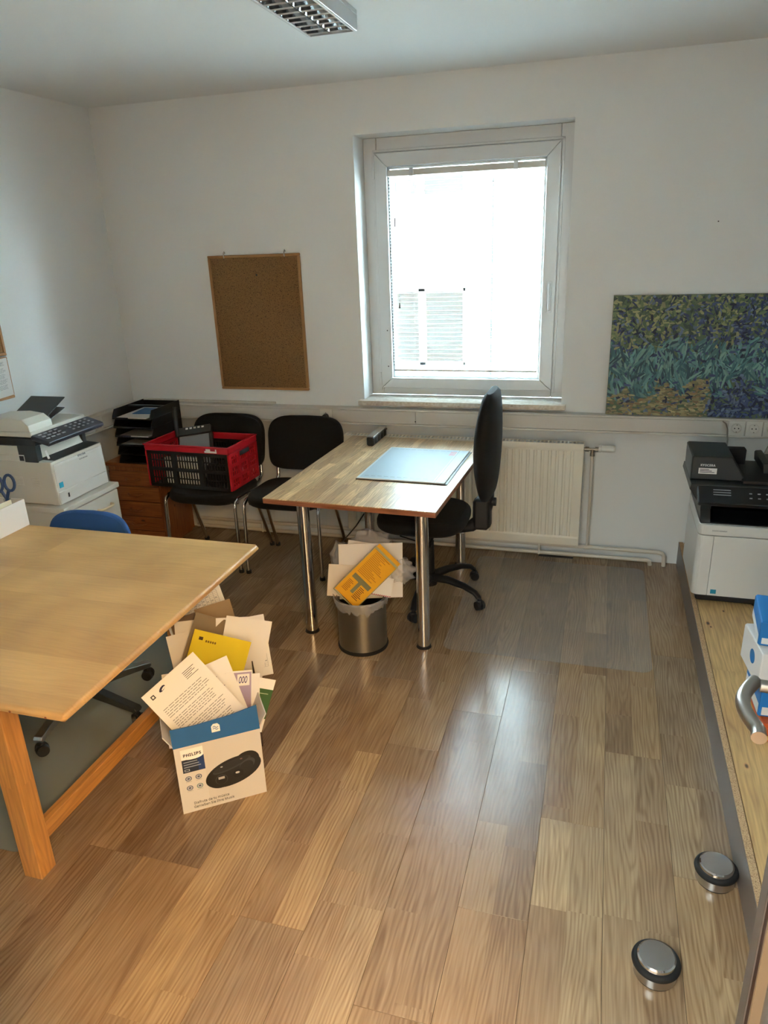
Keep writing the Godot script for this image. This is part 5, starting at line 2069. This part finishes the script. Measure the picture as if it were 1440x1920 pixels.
		b.lathe(Vector3(), [Vector2(0.0, 0.05), Vector2(r - 0.006, 0.05), Vector2(r - 0.004, 0.054), Vector2(r - 0.006, 0.061), Vector2(r - 0.010, 0.064), Vector2(0.0, 0.0645)], 48)
		part("cap", b, M.chrome, s)

func build_door() -> void:
	var n := struct_node("door_1")
	n.position = Vector3(3.422, 0, 2.865)
	n.rotation.y = -0.12
	var b := MB.new()
	b.bx(0.0, 0.042, 0.008, 2.06, 0.0, 0.075, 0.003, 1)
	part("edge_lipping", b, mat(rgb(112, 98, 88), 0.45), n)
	for z in [[0.075, 0.135], [0.84, 0.915]]:
		b = MB.new()
		b.bx(0.003, 0.04, 0.008, 2.06, z[0], z[1], 0.003, 1)
		part("stile", b, M.door_wood, n)
	for y in [[0.008, 0.2], [1.95, 2.06]]:
		b = MB.new()
		b.bx(0.003, 0.04, y[0], y[1], 0.135, 0.84, 0.003, 2)
		part("rail", b, M.door_wood, n)
	b = MB.new()
	b.bx(-0.002, 0.045, 0.2, 1.95, 0.135, 0.149, 0.002, 1)
	b.bx(-0.002, 0.045, 0.2, 1.95, 0.826, 0.84, 0.002, 1)
	b.bx(-0.002, 0.045, 0.2, 0.214, 0.149, 0.826, 0.002, 2)
	b.bx(-0.002, 0.045, 1.936, 1.95, 0.149, 0.826, 0.002, 2)
	part("glazing_bead", b, mat(rgb(150, 122, 92), 0.45), n)
	b = MB.new()
	b.bx(0.017, 0.023, 0.214, 1.936, 0.149, 0.826)
	part("pane", b, M.hammered, n)
	b = MB.new()
	b.cyl(Vector3(0.0, 1.05, 0.07), Vector3(-0.010, 1.05, 0.07), 0.026, 0.025, 32)
	var h := part("door_handle", b, M.steel, n)
	b = MB.new()
	var y := 1.05
	var pts := [Vector3(-0.008, y, 0.07), Vector3(-0.05, y, 0.07), Vector3(-0.072, y, 0.07)]
	part("neck", tubed(pts, 0.0115), M.steel, h)
	pts = []
	for k in 17:
		var a := k / 16.0
		pts.append(Vector3(-0.080 - 0.022 * sin(PI * minf(a * 1.15, 1.0)), y - 0.006 * a, 0.058 + 0.165 * a))
	part("lever", tubed(pts, 0.0122), M.steel, h)

func tubed(pts: Array, r: float) -> MB:
	var b := MB.new()
	b.tube(pts, r, 20)
	return b

# ------------------------------------------------------------------ boards and canvas on the walls
func cork_board(label: String, w: float, h: float, xf: Transform3D) -> Node3D:
	var t := thing("cork_board", label, "cork board")
	t.transform = xf
	var b := MB.new()
	b.bx(0.012, w - 0.012, 0.012, h - 0.012, 0.001, 0.010)
	part("cork_sheet", b, M.cork, t)
	for q in [[0.0, w, 0.0, 0.016, 0], [0.0, w, h - 0.016, h, 0], [0.0, 0.016, 0.016, h - 0.016, 1], [w - 0.016, w, 0.016, h - 0.016, 1]]:
		b = MB.new()
		b.bx(q[0], q[1], q[2], q[3], 0.0, 0.018, 0.003, q[4])
		part("frame_bar", b, M.frame_wood, t)
	return t

func build_boards() -> void:
	var t := cork_board("bare cork pin board in wooden frame on the wall above the visitor chairs", 0.60, 0.806, Transform3D(Basis(), Vector3(0.690, 0.976, 0.001)))
	for x in [0.112, 0.506]:
		var b := MB.new()
		b.tube([Vector3(x, 0.79, 0.016), Vector3(x, 0.805, 0.021), Vector3(x, 0.818, 0.018), Vector3(x, 0.826, 0.01), Vector3(x, 0.818, 0.002)], 0.0035, 8)
		part("hook", b, M.steel, t)
	var b2 := MB.new()
	b2.cyl(Vector3(0.316, 0.69, 0.010), Vector3(0.316, 0.69, 0.017), 0.004, 0.006, 10)
	part("push_pin", b2, M.black, t)
	var left := Basis(Vector3(0, 0, -1), Vector3.UP, Vector3.RIGHT)
	cork_board("upper cork board on the side wall, edge only in view", 0.6, 0.42, Transform3D(left, Vector3(0.001, 1.336, 1.633)))
	cork_board("lower cork board on the side wall above the beige printer, with a note", 0.6, 0.217, Transform3D(left, Vector3(0.001, 1.114, 1.636)))
	leaf("note_sheet", "white note sheet pinned to the lower cork board on the side wall", "paper", M.page1, 0.21, 0.196, Vector3(0.021, 1.128, 1.150), PI / 2, 0.02, 0.03)
	# flower-coloured canvas leaning on the trunking: dabs of paint only
	var c := thing("canvas_print", "wide canvas of green, blue and ochre brush dabs standing on the trunking", "picture", Vector3(3.06, 0.884, 0.028))
	c.rotation.x = -0.02
	var b := MB.new()
	b.bx(0.0, 0.84, 0.0, 0.632, -0.012, 0.012, 0.002)
	part("stretcher_canvas", b, mat(rgb(150, 150, 128), 0.8), c)
	b = MB.new()
	b.quad(Vector3(0.001, 0.001, 0.0126), Vector3(0.839, 0.001, 0.0126), Vector3(0.839, 0.631, 0.0126), Vector3(0.001, 0.631, 0.0126), Vector3.BACK)
	part("painted_face", b, textured(dab_picture(), 0.6), c)

func dab_picture() -> ImageTexture:
	var W := 1000
	var H := 750
	var im := Image.create(W, H, false, Image.FORMAT_RGB8)
	im.fill(rgb(84, 104, 78))
	var r := RandomNumberGenerator.new()
	r.seed = 77
	var f := FastNoiseLite.new()
	f.seed = 12
	f.frequency = 0.006
	var greens := [rgb(112, 130, 92), rgb(146, 154, 108), rgb(84, 106, 88), rgb(170, 168, 122), rgb(66, 84, 72)]
	var blues := [rgb(50, 62, 106), rgb(76, 94, 138), rgb(36, 44, 72), rgb(112, 130, 160), rgb(66, 78, 118)]
	var teals := [rgb(92, 142, 142), rgb(112, 160, 158), rgb(68, 112, 120), rgb(132, 174, 164), rgb(54, 84, 96)]
	var ochres := [rgb(172, 158, 114), rgb(188, 176, 132), rgb(152, 126, 90), rgb(142, 136, 100)]
	for k in 4200:
		var x := r.randf() * W
		var y := r.randf() * H
		var g := f.get_noise_2d(x, y)
		var u := x / W
		var v := y / H + g * 0.16
		var pal: Array
		if v < 0.2 + 0.12 * sin(u * 5.0):
			pal = greens if r.randf() < 0.8 - 0.3 * u else blues
		elif v < 0.42:
			pal = blues if r.randf() < 0.35 + 0.35 * u else greens
		elif v < 0.8 - 0.1 * u:
			pal = teals if r.randf() < 0.8 else blues
		else:
			pal = ochres if u < 0.62 and r.randf() < 0.85 else blues
		var c: Color = pal[r.randi() % pal.size()]
		c = c.lerp(Color(0.1, 0.12, 0.14), r.randf() * 0.25)
		var ang := PI * 0.5 + g * 2.2 + r.randf_range(-0.35, 0.35)
		if pal == ochres:
			ang = r.randf_range(-0.3, 0.3)
		elif pal == greens or pal == blues:
			ang = r.randf() * PI
		var l := r.randf_range(18.0, 55.0) if pal == teals else r.randf_range(9.0, 24.0)
		ellipse(im, x, y, l, r.randf_range(4.0, 9.0), ang, c)
	return tex(im)

# ------------------------------------------------------------------ lamps
func build_luminaire() -> void:
	var x0 := 1.877
	var x1 := 2.075
	var z0 := 1.183
	var z1 := 2.41
	var y0 := 2.56
	var t := thing("ceiling_light", "unlit louvred fluorescent luminaire on the ceiling", "ceiling light", Vector3((x0 + x1) / 2, y0, (z0 + z1) / 2))
	var o := Transform3D(Basis(), -t.position)
	var al := mat(rgb(196, 198, 200), 0.3, 0.6)
	var shine := mat(rgb(224, 226, 228), 0.16, 1.0)
	var b := MB.new()
	b.xf = o
	b.bx(x0, x1, 2.612, 2.6285, z0, z1, 0.002)
	b.bx(x0, x0 + 0.006, y0, 2.612, z0, z1, 0.002)
	b.bx(x1 - 0.006, x1, y0, 2.612, z0, z1, 0.002)
	b.bx(x0, x1, y0, 2.612, z0, z0 + 0.004, 0.001)
	b.bx(x0, x1, y0, 2.612, z1 - 0.004, z1, 0.001)
	part("housing", b, al, t)
	var xm := (x0 + x1) / 2
	b = MB.new()
	b.xf = o
	b.bx(x0 + 0.006, x0 + 0.014, y0 - 0.002, y0 + 0.003, z0 + 0.004, z1 - 0.004, 0.001)
	b.bx(x1 - 0.014, x1 - 0.006, y0 - 0.002, y0 + 0.003, z0 + 0.004, z1 - 0.004, 0.001)
	part("edge_trim", b, M.plastic_white, t)
	# folded reflectors: sloping sides of the two channels
	for ch in 2:
		var a := x0 + 0.008 if ch == 0 else xm + 0.001
		var e := xm - 0.001 if ch == 0 else x1 - 0.008
		b = MB.new()
		b.xf = o
		for q in [[a, a + 0.016, 1], [e, e - 0.016, -1]]:
			for k in 6:
				var s0 := k / 6.0
				var s1 := (k + 1) / 6.0
				var p0 := Vector2(lerpf(q[0], q[1], s0 * s0), y0 + 0.05 * s0)
				var p1 := Vector2(lerpf(q[0], q[1], s1 * s1), y0 + 0.05 * s1)
				var nn := Vector3(q[2] * 0.9, -0.35, 0)
				b.quad(Vector3(p0.x, p0.y, z0 + 0.005), Vector3(p1.x, p1.y, z0 + 0.005), Vector3(p1.x, p1.y, z1 - 0.005), Vector3(p0.x, p0.y, z1 - 0.005), nn)
		b.bx(a, e, y0 + 0.049, y0 + 0.05, z0 + 0.005, z1 - 0.005)
		part("reflector", b, shine, t)
		b = MB.new()
		b.xf = o
		b.cyl(Vector3((a + e) / 2, y0 + 0.036, z0 + 0.02), Vector3((a + e) / 2, y0 + 0.036, z1 - 0.02), 0.011, -1.0, 14)
		part("fluorescent_tube", b, mat(rgb(236, 236, 232), 0.35), t)
		var cnt := 22
		for k in cnt:
			var z := z0 + 0.035 + k * (z1 - z0 - 0.07) / (cnt - 1)
			b = MB.new()
			b.xf = o * Transform3D(Basis(Vector3(0, 0, 1), Vector3.UP, Vector3(-1, 0, 0)), Vector3(0, 0, z))
			b.prism(PackedVector2Array([Vector2(-0.009, y0), Vector2(0.009, y0), Vector2(0.003, y0 + 0.028), Vector2(-0.003, y0 + 0.028)]), -(e - 0.003), -(a + 0.003))
			part("louvre_blade", b, shine, t)

func build_hall_lamp() -> void:
	for q in HALL:
		var at: Vector3 = q[1]
		var t := thing("hall_lamp", q[0], "ceiling light", at, 0.0, "hallway lamps")  # warm entry is the hallway lamp, cool entry an added fill
		var b := MB.new()
		b.bx(-0.31, 0.31, -0.03, -0.0005, -0.61, 0.61, 0.004)
		part("lamp_frame", b, M.plastic_white, t)
		b = MB.new()
		b.bx(-0.295, 0.295, -0.033, -0.030, -0.595, 0.595)
		var m := mat(Color.WHITE, 0.5)
		m.emission_enabled = true
		m.emission = q[2]
		m.emission_energy_multiplier = 1.5
		part("lamp_diffuser", b, m, t)
		var l := AreaLight3D.new()
		l.name = "hall_lamp_light"
		l.area_size = Vector2(0.58, 1.18)
		l.transform = Transform3D(Basis(Vector3.RIGHT, -PI / 2), at + Vector3(0, -0.04, 0))
		l.light_color = q[2]
		l.light_energy = q[3]
		l.area_range = 14.0
		l.area_attenuation = 2.0
		l.shadow_enabled = true
		add_child(l, true)
